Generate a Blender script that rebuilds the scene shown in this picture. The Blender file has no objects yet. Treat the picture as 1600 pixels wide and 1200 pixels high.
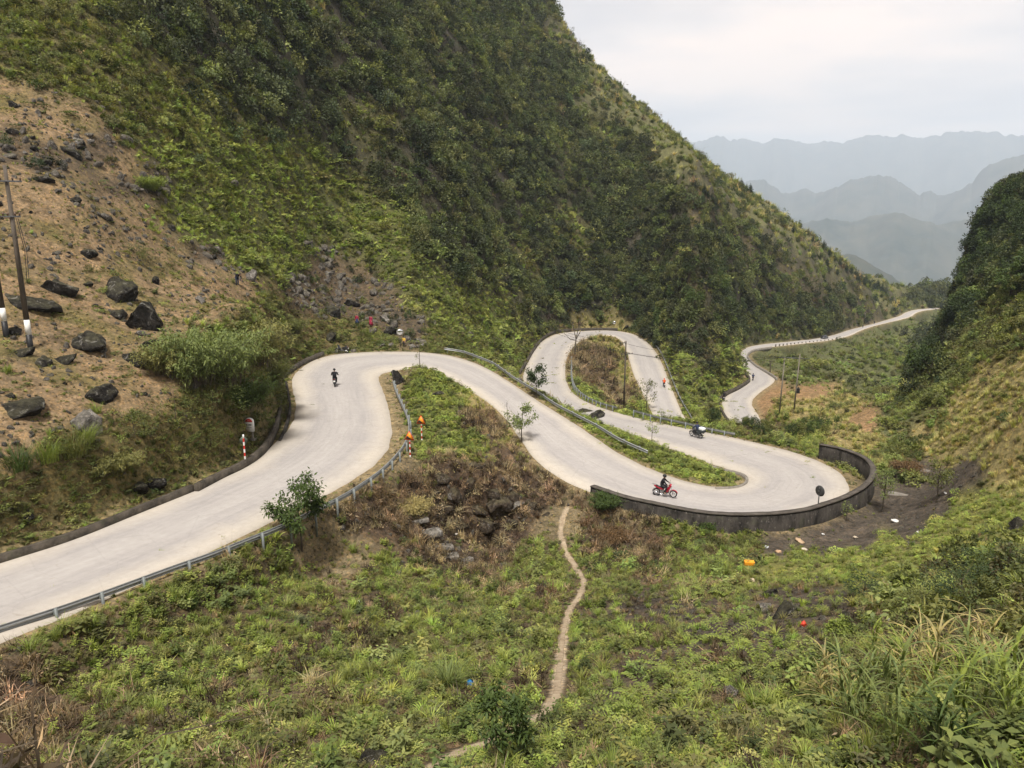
import bpy, bmesh, math, random
import numpy as np
from mathutils import Vector, Matrix, Euler, Quaternion
random.seed(7)
RNG = np.random.default_rng(11)
SC = bpy.context.scene
COL = SC.collection
# ------------------------------------------------------------------ camera
FPX, PITCH = 1202.0, math.radians(13.0)
CP, SP = math.cos(PITCH), math.sin(PITCH)
cam_data = bpy.data.cameras.new('camera')
cam_data.sensor_width = 36.0
cam_data.lens = 36.0 * FPX / 1600.0
cam_data.clip_start, cam_data.clip_end = 0.1, 30000
cam = bpy.data.objects.new('camera', cam_data)
COL.objects.link(cam)
cam.rotation_euler = (math.pi / 2 - PITCH, 0, 0)
SC.camera = cam

# A survey reading (bearing, dip as photo coordinates) plus a level or a range -> a world point.
def ray(px, py):
    u, v = (px - 800.0) / FPX, (600.0 - py) / FPX
    return np.array([u, CP + v * SP, -SP + v * CP])
def at_z(px, py, z):
    d = ray(px, py); return d * (z / d[2])
def at_depth(px, py, dep):
    return ray(px, py) * dep
def project(P):
    P = np.asarray(P, float)
    x, y, z = P[..., 0], P[..., 1], P[..., 2]
    w = y * CP - z * SP
    w = np.where(w < .01, .01, w)
    v = y * SP + z * CP
    return 800 + FPX * x / w, 600 - FPX * v / w, w

# ------------------------------------------------------------------ noise
_perm = np.random.default_rng(3).permutation(256)
_perm = np.concatenate([_perm, _perm, _perm])
def vnoise(x, y):
    xi, yi = np.floor(x).astype(np.int64), np.floor(y).astype(np.int64)
    xf, yf = x - xi, y - yi
    xi &= 255; yi &= 255
    u, v = xf * xf * xf * (xf * (xf * 6 - 15) + 10), yf * yf * yf * (yf * (yf * 6 - 15) + 10)
    def g(ix, iy, fx, fy):
        h = _perm[_perm[ix & 255] + (iy & 255)] * (2 * math.pi / 256)
        return np.cos(h) * fx + np.sin(h) * fy
    a, b = g(xi, yi, xf, yf), g(xi + 1, yi, xf - 1, yf)
    c, d = g(xi, yi + 1, xf, yf - 1), g(xi + 1, yi + 1, xf - 1, yf - 1)
    return (a + u * (b - a)) * (1 - v) + (c + u * (d - c)) * v      # about -.7 .. .7
def fbm(x, y, o=4, gain=.5):
    s, a, t = 0, 1.0, 0
    for k in range(o):
        s = s + a * vnoise(x * 2 ** k + 17.3 * k, y * 2 ** k + 5.1 * k); t += a; a *= gain
    return s / t
def sstep(a, b, x):
    t = np.clip((x - a) / (b - a), 0, 1); return t * t * (3 - 2 * t)

# ------------------------------------------------------------------ road survey: left edge, right edge, level
ST = [(-260,955,-140,1060,-14.9),(-130,915,-30,1010,-15.2),(0,872,103,962,-15.6),(110,838,230,903,-15.9),(213,798,350,849,-16.2),(300,763,450,799,-16.4),
 (350,743,520,765,-16.6),(400,717,570,738,-16.8),(437,690,605,708,-17.0),(460,662,613,683,-17.2),(467,633,611,652,-17.3),(457,607,604,624,-17.4),
 (453,590,594,600,-17.5),(467,577,588,588,-17.6),(493,560,594,583,-17.7),(520,552,608,579,-17.8),(584,549,628,576,-17.9),(651,549,655,572,-18.0),
 (694,552,690,580,-18.2),(734,563,714,597,-18.5),(767,577,747,615,-18.8),(801,600,774,634,-19.1),(834,623,800,660,-19.4),(867,643,816,690,-19.8),
 (901,663,838,722,-20.1),(934,687,874,746,-20.5),(967,710,922,768,-20.8),(1001,727,972,785,-21.0),(1040,742,1026,801,-21.2),(1080,756,1090,814,-21.4),
 (1118,762,1165,820,-21.6),(1145,761,1240,815,-21.8),(1163,756,1303,797,-22.0),(1170,749,1332,770,-22.2),(1161,738,1326,748,-22.4),(1140,732,1302,730,-22.6),
 (1111,723,1265,713,-22.8),(1067,706,1210,698,-23.1),(1034,694,1150,684,-23.4),(1010,687,1095,674,-23.8),(972,676,1034,662,-24.6),(932,668,984,651,-25.6),
 (896,659,944,639,-26.6),(860,650,915,629,-27.7),(834,636,900,619,-28.6),(817,611,887,607,-29.4),(817,588,883,592,-30.0),(821,570,882,573,-30.8),
 (834,547,885,556,-31.6),(848,530,894,541,-32.2),(867,521,908,530,-32.6),(895,517.5,925,525,-32.9),(930,516,945,523,-33.1),(965,516,960,524,-33.3),
 (991,520,972,530,-33.6),(1011,533,980,547,-34.0),(1027,550,984,565,-34.4),(1037,573,990,585,-34.9),(1047,600,1000,607,-35.5),(1057,627,1015,632,-36.1),
 (1068,650,1024,656,-36.8),(1085,680,1042,692,-37.6),(1105,698,1085,722,-38.2),(1128,704,1135,732,-38.6),(1146,695,1185,715,-38.9),(1148,678,1198,684,-39.0),
 (1140,657,1190,652,-39.2),(1130,640,1178,641,-39.5),(1125,627,1172,631,-40.0),(1135,617,1176,621,-40.4),(1153,607,1190,609,-40.8),(1168,598,1212,597,-41.4),
 (1171,593,1213,591,-41.7),(1166,583,1202,582.5,-42.4),(1160,568,1180,571.5,-43.4),(1157,556,1169,560,-44.2),(1157,549,1168,552,-44.8),(1165,542,1175,546,-45.3),
 (1186,538,1204,541.2,-46.2),(1225.6,534.7,1249,537.5,-49.5),(1281,529,1304,530.8,-53.5),(1306.6,524,1332,525.3,-56),(1318,516,1340,516.2,-58.5),(1346,511.6,1362,510,-60.3),
 (1364,506,1385,504.2,-62.5),(1387.5,499,1410,498.5,-64.5),(1412,493,1429,494,-66.5),(1412,488.5,1428,489.5,-67.5),(1424.5,483,1436,485,-69),(1464,481,1468,482.3,-72)]
STL = np.array([at_z(a, b, z) for a, b, c, d, z in ST])
STR = np.array([at_z(c, d, z) for a, b, c, d, z in ST])
def catmull(P, step=.8, smooth=1):
    """Even samples along a centripetal-like Catmull-Rom curve through P; returns points and the (fractional) source index."""
    P = np.asarray(P, float); out, idx = [], []
    n = len(P)
    for i in range(n - 1):
        p0, p1, p2, p3 = P[max(i - 1, 0)], P[i], P[i + 1], P[min(i + 2, n - 1)]
        L = np.linalg.norm(p2 - p1); k = max(1, int(math.ceil(L / step)))
        for j in range(k):
            t = j / k
            t2, t3 = t * t, t * t * t
            out.append(.5 * ((2 * p1) + (p2 - p0) * t + (2 * p0 - 5 * p1 + 4 * p2 - p3) * t2 + (3 * p1 - p0 - 3 * p2 + p3) * t3)); idx.append(i + t)
    out.append(P[-1]); idx.append(n - 1)
    return np.array(out), np.array(idx)
def relax(P, it=2):
    P = P.copy()
    for _ in range(it):
        P[1:-1] = .25 * P[:-2] + .5 * P[1:-1] + .25 * P[2:]
    return P
STLr, STRr = relax(STL, 1), relax(STR, 1)
# joint sampling of both edges
def joint_edges(step=.9):
    LR = np.concatenate([STLr, STRr], axis=1)
    out = []
    n = len(LR)
    for i in range(n - 1):
        p0, p1, p2, p3 = LR[max(i - 1, 0)], LR[i], LR[i + 1], LR[min(i + 2, n - 1)]
        D = max(np.linalg.norm((p2 - p1)[:3]), np.linalg.norm((p2 - p1)[3:]))
        k = max(2, int(math.ceil(D / step)))
        for j in range(k):
            t = j / k; t2, t3 = t * t, t * t * t
            out.append(.5 * ((2 * p1) + (p2 - p0) * t + (2 * p0 - 5 * p1 + 4 * p2 - p3) * t2 + (3 * p1 - p0 - 3 * p2 + p3) * t3))
    out.append(LR[-1])
    out = np.array(out)
    return out[:, :3], out[:, 3:]
RL, RR = joint_edges()
# ------------------------------------------------------------------ terrain control readings
CTRL = []
def cz(*pts):
    for px, py, z in pts: CTRL.append(at_z(px, py, z))
def cd(*pts):
    for px, py, d in pts: CTRL.append(at_depth(px, py, d))
def col(x, base, *steps):
    """climb a slope: base = (py, level); each step = (py, grade[, px]) up to the sight line with that photo row"""
    P = at_z(x, base[0], base[1]); CTRL.append(P)
    r, z = math.hypot(P[0], P[1]), P[2]
    for st in steps:
        d = ray(st[2] if len(st) > 2 else x, st[0]); te = d[2] / math.hypot(d[0], d[1])
        s = max(st[1], te + .04)
        r1 = (z - s * r) / (te - s); r1 = max(r1, r + .05); z1 = r1 * te
        CTRL.append(d / math.hypot(d[0], d[1]) * r1); r, z = r1, z1
    return r, z
def fall(x, py, dep, *drops):
    """what lies behind a crest: (extra range, level)"""
    P = at_depth(x, py, dep); h = math.hypot(P[0], P[1])
    for e, z in drops: CTRL.append(np.array([P[0] / h * (h + e), P[1] / h * (h + e), z]))
for P, Q, st in zip(STL, STR, ST):
    CTRL.append(P + [0, 0, -.05]); CTRL.append(Q + [0, 0, -.05])
# hillside left of the road
col(-260, (930,-14.7), (800,.75), (545,.42), (110,.5), (0,.7), (-150,.7))
col(-130, (905,-15.0), (770,.75), (545,.42), (110,.5), (0,.7), (-150,.7))
col(0, (860,-15.3), (735,.8), (640,.45), (540,.4), (300,.45), (120,.55), (0,.75), (-150,.75))
col(110, (826,-15.6), (700,.8), (600,.45), (520,.4), (300,.45), (150,.55), (0,.75), (-150,.75))
col(213, (786,-15.9), (665,.85), (570,.5))
col(300, (752,-16.2), (620,.95), (545,.55))
col(352, (730,-16.4), (600,1.0), (530,.6))
col(405, (700,-16.6), (580,1.0), (525,.5))
col(440, (660,-17.0), (560,.9), (525,.4))
col(475, (550,-17.5), (525,.5))
for y, rs in ((500,(61,64,68,74,84,100)),(450,(68,75,81,90,100,111)),(400,(75,85,92,103,112,122)),(350,(81,92,101,112,121,131)),(300,(87,98,108,118,126,136)),(250,(92,104,114,124,132,142)),(150,(103,117,126,136,144,153)),(60,(114,127,136,146,154,163)),(-150,(140,150,160,170,180,190))):
    for x, r in zip((213,300,352,405,440,475), rs):
        d = ray(x, y); CTRL.append(d / math.hypot(d[0], d[1]) * r)
col(530, (540,-17.8), (515,.35), (470,.15), (420,.4), (300,.6), (0,.66), (-150,.7))
col(600, (538,-17.8), (500,.12), (460,.3), (380,.55), (0,.64), (-150,.7))
col(660, (540,-18.0), (505,.1), (460,.35), (380,.6), (200,.66), (0,.63), (-150,.7))
col(700, (541,-19.6), (500,.12), (440,.5), (380,.62), (0,.6), (-150,.7))
col(760, (552,-26.0), (500,.25), (440,.55), (200,.64), (0,.56), (-150,.62))
col(818, (555,-31.0), (500,.45), (460,.7), (200,.64), (20,.53), (-150,.5))
col(850, (521,-32.3), (480,1.0), (420,.9), (200,.64), (62,.5), (36,.2))
col(900, (508,-33.0), (470,1.6), (400,.9), (200,.62), (110,.5), (84,.2))
col(950, (507,-33.3), (465,1.6), (400,.9), (250,.62), (146,.5), (119,.2))
col(1000, (515,-33.8), (470,1.0), (400,.8), (260,.62), (190,.45), (164,.2))
col(1045, (560,-35.2), (500,.5), (430,.7), (330,.7), (232,.42), (206,.2))
col(1080, (640,-38.4), (560,.45), (480,.6), (380,.75), (270,.42), (239,.2))
col(1112, (625,-39.6), (560,.5), (500,.6), (400,.32), (300,.4), (268,.2))
col(1147, (600,-40.6), (570,.6), (535,.6)); fall(1147, 535, 196, (12,-35.0), (30,-42.0))
col(1158, (543,-45.3), (510,1.6), (430,.8), (334,.4), (306,.2))
col(1200, (529,-46.5), (495,2.2), (430,.9), (360,.45), (333,.2))
col(1240, (525,-50.0), (492,2.0), (440,.8), (384,.45), (358,.2))
col(1280, (520,-53.0), (490,1.8), (450,.7), (412,.45), (389,.2))
col(1310, (514,-56.5), (485,1.4), (455,.6), (430,.4), (414,.2))
col(1345, (504,-60.0), (475,1.2), (452,.5), (437,.2))
col(1380, (492,-64.0), (470,.8), (448,.3), (441,.1))
col(1408, (484,-67.0), (460,.5), (447,.1))
cd((1440,452,640), (1472,464,660), (1440,470,575), (1470,474,590))
for x, y, d in ((850,34,400),(900,82,395),(950,117,390),(1000,162,385),(1050,210,380),(1100,260,375),(1145,294,370),(1200,331,365),(1250,366,385),(1300,410,400),(1345,435,450),(1400,443,545),(1440,450,640),(1472,463,660)):
    fall(x, y, d, (60, at_depth(x, y, d)[2] - 8), (200, at_depth(x, y, d)[2] - 70))
for x in (-260, 0, 300, 600, 800):
    fall(x, -150, 330 if x > 400 else 250, (220, 150.))
# the tongue between the first two stretches of road
cz((612,588,-17.7),(650,574,-17.3),(690,584,-17.5),(720,601,-17.7),(752,620,-18.0),(778,640,-18.3),(806,668,-18.9),(640,610,-17.3),(690,620,-17.2),(730,650,-17.6),
   (640,650,-17.3),(680,650,-17.4),(650,700,-17.5),(630,705,-17.4),(690,700,-17.7),(730,690,-18.0),(775,690,-18.2),(800,720,-19.3),(600,745,-17.6),(650,740,-18.0),(700,745,-18.3),
   (750,745,-18.6),(790,750,-19.3),(830,765,-20.9),(870,778,-21.3),(910,790,-21.3),(560,790,-17.3),(600,800,-18.5),(650,805,-19.6),(690,815,-20.8),(760,825,-22.0),(820,825,-22.3),(870,830,-22.3))
# foreground slope
cz((450,860,-18.4),(500,850,-18.5),(400,900,-17.8),(300,950,-17.1),(200,985,-16.6),(100,1050,-16.7),(0,1100,-16.0),(-150,1120,-15.5),(-150,1250,-13.8),(0,1210,-14.4),(200,1210,-14.0),(400,1210,-13.5),(600,1210,-13.0),(800,1210,-12.4),
   (1000,1210,-11.4),(1200,1210,-10.4),(1400,1210,-9.4),(1600,1210,-8.3),(1780,1210,-7.5),(200,1100,-16.1),(400,1100,-16.0),(600,1100,-15.7),(800,1100,-15.3),(1000,1100,-14.4),(1200,1100,-13.2),
   (1400,1100,-11.6),(1600,1100,-9.7),(1780,1100,-8.7),(200,1030,-16.7),(400,1000,-17.5),(600,1000,-17.8),(800,1000,-17.9),(1000,1000,-17.4),(1200,1000,-16.0),(1400,1000,-13.5),(1600,1000,-11.0),(1780,1000,-9.5),
   (500,920,-18.4),(600,900,-19.7),(700,890,-20.9),(800,900,-21.2),(900,900,-21.3),(1000,900,-20.4),(1100,900,-20.3),(1200,900,-19.8),(1300,900,-18.4),(1400,900,-16.4),(1500,900,-14.5),(1600,900,-12.6),(1780,900,-10.5),
   (870,848,-22.2),(950,845,-22.3),(1050,845,-22.0),(1150,845,-22.2),(1250,845,-22.3),(1330,835,-22.2),(1400,830,-20.8),(1450,830,-18.9),(1520,830,-16.3),(1600,830,-13.9),(1780,830,-11.5),
   (930,800,-21.4),(945,815,-21.9))
# around and beyond the parapet, the gully and the terrace
cz((1385,790,-22.8),(1400,760,-23.0),(1400,800,-22.6),(1450,760,-22.6),(1480,730,-22.2),(1420,720,-23.4),(1372,700,-24.4),(1340,690,-24.6),(1300,683,-24.4),(1500,780,-19.5),(1550,780,-17.5),(1600,780,-15.6),(1780,780,-12.5),
   (1250,686,-24.2),(1200,677,-24.2),(1150,672,-24.0),(1100,664,-24.2),(1060,656,-25.0),(1130,664,-24.5),(1180,667,-25.0),(1230,673,-25.4),(1290,672,-26.5),(1340,662,-29.5),(1300,660,-30.8),(1365,655,-30.0),(1280,650,-34.0))
fall(1100,660,90,(12,-32.0),(22,-38.2)); fall(1150,664,88,(12,-31.0),(24,-38.4)); fall(1200,667,86,(12,-30.0),(28,-37.0)); fall(1060,652,93,(10,-32.0)); fall(1030,648,95,(10,-32.0),(25,-36.8))
cz((1220,648,-36.4),(1243,644,-36.8),(1200,640,-38.6),(1195,625,-40.0),(1215,607,-40.6),(1255,612,-39.2),(1290,625,-38.6),(1330,640,-36.2),(1300,610,-42.5),(1245,598,-42.3),(1340,620,-41.0),(1380,640,-36.5),(1400,632,-40.5),
   (1200,570,-45.0),(1230,575,-44.5),(1220,555,-46.5),(1265,560,-47.5),(1300,575,-46.8),(1350,590,-46.5),(1395,605,-48.5),(1300,548,-52.5),(1345,550,-54.5),(1380,565,-56.0),(1420,575,-62.0),
   (1360,525,-60.0),(1400,525,-64.0),(1430,540,-72.0),(1440,515,-73.0),(1450,500,-76.0),(1465,490,-77.0),(1412,618,-50.0))
# the hill on the right
cz((1500,740,-20.6),(1600,740,-16.8),(1600,650,-15.2),(1600,560,-13.2),(1500,650,-21.5),(1400,665,-28.6),(1450,640,-26.0),(1500,580,-22.5),(1600,500,-12.0),(1550,520,-16.2),(1540,560,-18.0),(1450,600,-29.0),(1425,615,-34.0),
   (1780,740,-13.2),(1780,560,-9.5),(1780,400,-3.0),(1560,680,-17.5),(1450,690,-23.2),(1400,690,-25.0))
cd((1475,565,148),(1500,490,160),(1515,510,140),(1555,460,128),(1600,430,112),(1600,380,128),(1555,405,160),(1525,440,170),(1446,590,178),(1455,560,182),(1484,500,188),(1496,455,192),(1506,420,194),(1524,392,196),(1548,366,196),(1572,342,194),(1600,320,190),(1780,215,180),(1780,340,130))
for x, y, d in ((1438,606,180),(1450,575,184),(1472,520,190),(1490,464,194),(1500,430,196),(1516,400,198),(1546,364,198),(1570,340,196),(1600,318,192),(1780,205,182)):
    fall(x, y, d, (25, at_depth(x, y, d)[2] - 18), (70, at_depth(x, y, d)[2] - 45 if y < 450 else -75.), (200, -85.))
for x in (1300, 1400, 1500, 1600, 1780):
    fall(x, 470, 800, (0, -100.))
CTRL = np.array(CTRL)

# ------------------------------------------------------------------ level field over (bearing, log range)
A0, A1, NA = math.radians(-54), math.radians(54), 1250
R0, R1, NR = 3.0, 780.0, 1000
AZ = np.linspace(A0, A1, NA); LR = np.linspace(math.log(R0), math.log(R1), NR)
def rbf_fit(C):
    a, l = np.arctan2(C[:, 0], C[:, 1]), np.log(np.hypot(C[:, 0], C[:, 1]))
    X = np.stack([a, l], 1)
    keep = [0]
    for i in range(1, len(X)):                         # drop near-duplicates
        if np.min(np.hypot(*(X[keep] - X[i]).T)) > .015: keep.append(i)
    X, z = X[keep], C[keep, 2]
    D = np.sqrt(((X[:, None] - X[None]) ** 2).sum(-1) + .012 ** 2)
    n = len(X)
    M = np.zeros((n + 1, n + 1)); M[:n, :n] = -D - np.eye(n) * .001; M[:n, n] = M[n, :n] = 1
    w = np.linalg.solve(M, np.append(z, 0))
    return X, w
RX, RW = rbf_fit(CTRL)
def rbf_eval(a, l):
    out = np.empty(a.shape)
    af, lf, of = a.ravel(), l.ravel(), out.ravel()
    for s in range(0, len(af), 20000):
        e = s + 20000
        D = np.sqrt((af[s:e, None] - RX[None, :, 0]) ** 2 + (lf[s:e, None] - RX[None, :, 1]) ** 2 + .012 ** 2)
        of[s:e] = -D @ RW[:-1] + RW[-1]
    return of.reshape(a.shape)
def upsample(G, n0, n1):
    i, j = np.linspace(0, G.shape[0] - 1, n0), np.linspace(0, G.shape[1] - 1, n1)
    i0, j0 = np.minimum(i.astype(int), G.shape[0] - 2), np.minimum(j.astype(int), G.shape[1] - 2)
    fi, fj = (i - i0)[:, None], (j - j0)[None]
    return (G[i0][:, j0] * (1 - fi) + G[i0 + 1][:, j0] * fi) * (1 - fj) + (G[i0][:, j0 + 1] * (1 - fi) + G[i0 + 1][:, j0 + 1] * fi) * fj
_a, _l = np.meshgrid(np.linspace(A0, A1, 334), np.linspace(LR[0], LR[-1], 314), indexing='ij')
ZB = upsample(rbf_eval(_a, _l), NA, NR)
GA, GL = np.meshgrid(AZ, LR, indexing='ij')
GR = np.exp(GL)
GX, GY = GR * np.sin(GA), GR * np.cos(GA)

# distance to the carriageway and its level, on a plan raster
DX0, DY0, DC = -60.0, 15.0, .25
DNX, DNY = int(390 / DC), int(560 / DC)
RD = np.full((DNX, DNY), 99.0, np.float32); RZ = np.zeros((DNX, DNY), np.float32)
WD = np.full((DNX, DNY), 99.0, np.float32)
def stamp(F, pts, rad, Zf=None):
    k = int(rad / DC)
    ox, oy = np.meshgrid(np.arange(-k, k + 1), np.arange(-k, k + 1), indexing='ij')
    for p in pts:
        ci, cj = int((p[0] - DX0) / DC), int((p[1] - DY0) / DC)
        i0, i1, j0, j1 = ci - k, ci + k + 1, cj - k, cj + k + 1
        if i0 < 0 or j0 < 0 or i1 > DNX or j1 > DNY: continue
        d = np.hypot((ox + ci) * DC + DX0 - p[0], (oy + cj) * DC + DY0 - p[1])
        sub = F[i0:i1, j0:j1]; m = d < sub
        sub[m] = d[m]
        if Zf is not None: Zf[i0:i1, j0:j1][m] = p[2]
_pts = []
for l, r in zip(RL, RR):
    n = max(3, int(np.linalg.norm(r - l) / .7) + 1)
    for t in np.linspace(0, 1, n): _pts.append(l + (r - l) * t)
stamp(RD, _pts, 3.9, RZ)
_fp = np.array([q for q in _pts if math.hypot(q[0], q[1]) > 215])[::6]
def far_road(x, y):
    out = np.full(np.shape(x), 99.0); lev = np.full(np.shape(x), -999.0); m = np.hypot(x, y) > 200; xs, ys = x[m], y[m]; d = np.full(xs.shape, 99.0)
    zl = np.zeros(xs.shape)
    for s in range(0, len(xs), 20000):
        q = (xs[s:s + 20000, None] - _fp[None, :, 0]) ** 2 + (ys[s:s + 20000, None] - _fp[None, :, 1]) ** 2
        d[s:s + 20000] = np.sqrt(q.min(1)); zl[s:s + 20000] = _fp[q.argmin(1), 2]
    out[m] = d; lev[m] = zl; return out, lev
def _blur(Z, D, it=6):
    m = D < 90
    for _ in range(it):
        acc, cnt = np.zeros_like(Z), np.zeros_like(Z)
        for di, dj in ((0, 0), (1, 0), (-1, 0), (0, 1), (0, -1)):
            zz, mm = np.roll(Z, (di, dj), (0, 1)), np.roll(m, (di, dj), (0, 1))
            acc += zz * mm; cnt += mm
        Z = np.where(m, acc / np.maximum(cnt, 1), Z)
    return Z
RZ = _blur(RZ, RD)
def raster(F, x, y, far=99.0):
    u, v = np.clip((x - DX0) / DC, 0, DNX - 1.01), np.clip((y - DY0) / DC, 0, DNY - 1.01)
    i, j = u.astype(int), v.astype(int); f, g = u - i, v - j
    ok = (x > DX0) & (x < DX0 + DNX * DC) & (y > DY0) & (y < DY0 + DNY * DC)
    val = (F[i, j] * (1 - f) + F[i + 1, j] * f) * (1 - g) + (F[i, j + 1] * (1 - f) + F[i + 1, j + 1] * f) * g
    return np.where(ok, val, far)
# parapet line along the outer edge of the second bend
WALL_PX = [(928,768,-20.9,.45),(968,785,-21.0,.6),(1020,800,-21.2,.75),(1085,815,-21.4,.85),(1160,822,-21.6,.9),(1240,818,-21.8,1.0),(1306,801,-22.0,1.1),(1346,780,-22.2,1.2),(1358,760,-22.4,1.25),(1350,742,-22.6,1.3),(1322,727,-22.8,1.3),(1278,716,-22.9,1.3)]
WALLP = np.array([at_z(x, y, z) for x, y, z, h in WALL_PX])
WALLC, _wi = catmull(WALLP, .5)
WALLH = np.interp(_wi, range(len(WALL_PX)), [w[3] for w in WALL_PX])
stamp(WD, WALLC, 3.0)
rd, rz, wd = raster(RD, GX, GY), raster(RZ, GX, GY, 0), raster(WD, GX, GY)
nz = fbm(GX / 9, GY / 9, 4) * 1.0 + fbm(GX / 2.2 + 40, GY / 2.2, 3) * .25
far_amp = sstep(12, 60, GR) * .8 + .25 + sstep(90, 250, GR) * 1.2
ZN = ZB + nz * far_amp * sstep(.5, 6, np.where(rd > 3.3, 6, rd)) * np.where(wd < 2.9, .2, 1)
# broken cliff bands and gullies in the big slopes
_bx, _by, _bw = project(np.stack([GX, GY, ZB], -1)); crag = np.exp(-(((_bx - 755) / 110) ** 2 + ((_by - 790) / 70) ** 2) ** 2)
ZN += crag * (np.abs(fbm(GX / 3.2, GY / 3.2, 4)) * 3.2 - .3) * sstep(.5, 4, np.where(rd > 3.3, 4, rd))
big = fbm(GX / 38 + 3, GY / 38, 4)
ZN += sstep(140, 260, GR) * big * 7 * np.where(rd < 3.3, .2, 1)
wblend = np.where(wd < 2.9, .9, 2.8)
bl = sstep(.35, 1, rd / wblend)
ZT = np.where(rd < 3.35, (rz - .12) * (1 - bl) + ZN * bl, ZN)
# ground level and sight-line helpers
def ground(x, y):
    a = (np.arctan2(x, y) - A0) / (A1 - A0) * (NA - 1); l = (np.log(np.maximum(np.hypot(x, y), R0)) - LR[0]) / (LR[-1] - LR[0]) * (NR - 1)
    a, l = np.clip(a, 0, NA - 1.001), np.clip(l, 0, NR - 1.001)
    i, j = a.astype(int), l.astype(int); f, g = a - i, l - j
    return (ZT[i, j] * (1 - f) + ZT[i + 1, j] * f) * (1 - g) + (ZT[i, j + 1] * (1 - f) + ZT[i + 1, j + 1] * f) * g
def hit(px, py):
    """first point of the ground along a sight line"""
    d = ray(px, py); h = math.hypot(d[0], d[1])
    r = np.exp(np.linspace(LR[0], LR[-1], 4000)); X = r[:, None] * (d / h)
    g = ground(X[:, 0], X[:, 1]); k = np.argmax(g >= X[:, 2])
    if g[k] < X[k, 2]: k = len(r) - 1
    return np.array([X[k, 0], X[k, 1], g[k]])
PX, PY, PW = project(np.stack([GX, GY, ZT], -1))
# ------------------------------------------------------------------ object helpers
def tag(o, label=None, cat=None, group=None, kind=None):
    if label: o['label'] = label
    if cat: o['category'] = cat
    if group: o['group'] = group
    o['kind'] = kind or 'thing'
    return o
def link(name, me, parent=None):
    o = bpy.data.objects.new(name, me); COL.objects.link(o)
    if parent is not None: o.parent = parent
    return o
def empty(name, loc=(0, 0, 0), rz=0, rot=None):
    o = bpy.data.objects.new(name, None); COL.objects.link(o)
    o.location = loc; o.rotation_euler = rot if rot is not None else (0, 0, rz); o.empty_display_size = .3
    return o
def mesh_np(name, V, F, mats=(), midx=None, smooth=False):
    """V (n,3); F list of (m,k) index arrays (all k-gons of one array have the same k)"""
    me = bpy.data.meshes.new(name)
    if not isinstance(F, (list, tuple)): F = [F]
    F = [np.asarray(f) for f in F if len(f)]
    V = np.asarray(V, np.float32)
    me.vertices.add(len(V)); me.vertices.foreach_set('co', V.ravel())
    nl = sum(f.size for f in F); nf = sum(len(f) for f in F)
    me.loops.add(nl); me.polygons.add(nf)
    me.loops.foreach_set('vertex_index', np.concatenate([f.ravel() for f in F]).astype(np.int32))
    tot = np.concatenate([np.full(len(f), f.shape[1], np.int32) for f in F])
    st = np.concatenate([[0], np.cumsum(tot)[:-1]]).astype(np.int32)
    me.polygons.foreach_set('loop_start', st)
    for m in mats: me.materials.append(m)
    if midx is not None: me.polygons.foreach_set('material_index', np.asarray(midx, np.int32))
    if smooth: me.polygons.foreach_set('use_smooth', np.ones(nf, bool))
    me.update(calc_edges=True)
    return me
def set_attr(me, name, typ, dom, arr):
    a = me.attributes.new(name, typ, dom)
    key = {'FLOAT': 'value', 'INT': 'value', 'FLOAT_VECTOR': 'vector', 'FLOAT_COLOR': 'color'}[typ]
    arr = np.asarray(arr, np.int32 if typ == 'INT' else np.float32)
    if typ == 'FLOAT_COLOR' and arr.shape[-1] == 3: arr = np.concatenate([arr, np.ones(arr.shape[:-1] + (1,), np.float32)], -1)
    a.data.foreach_set(key, arr.ravel())
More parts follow.
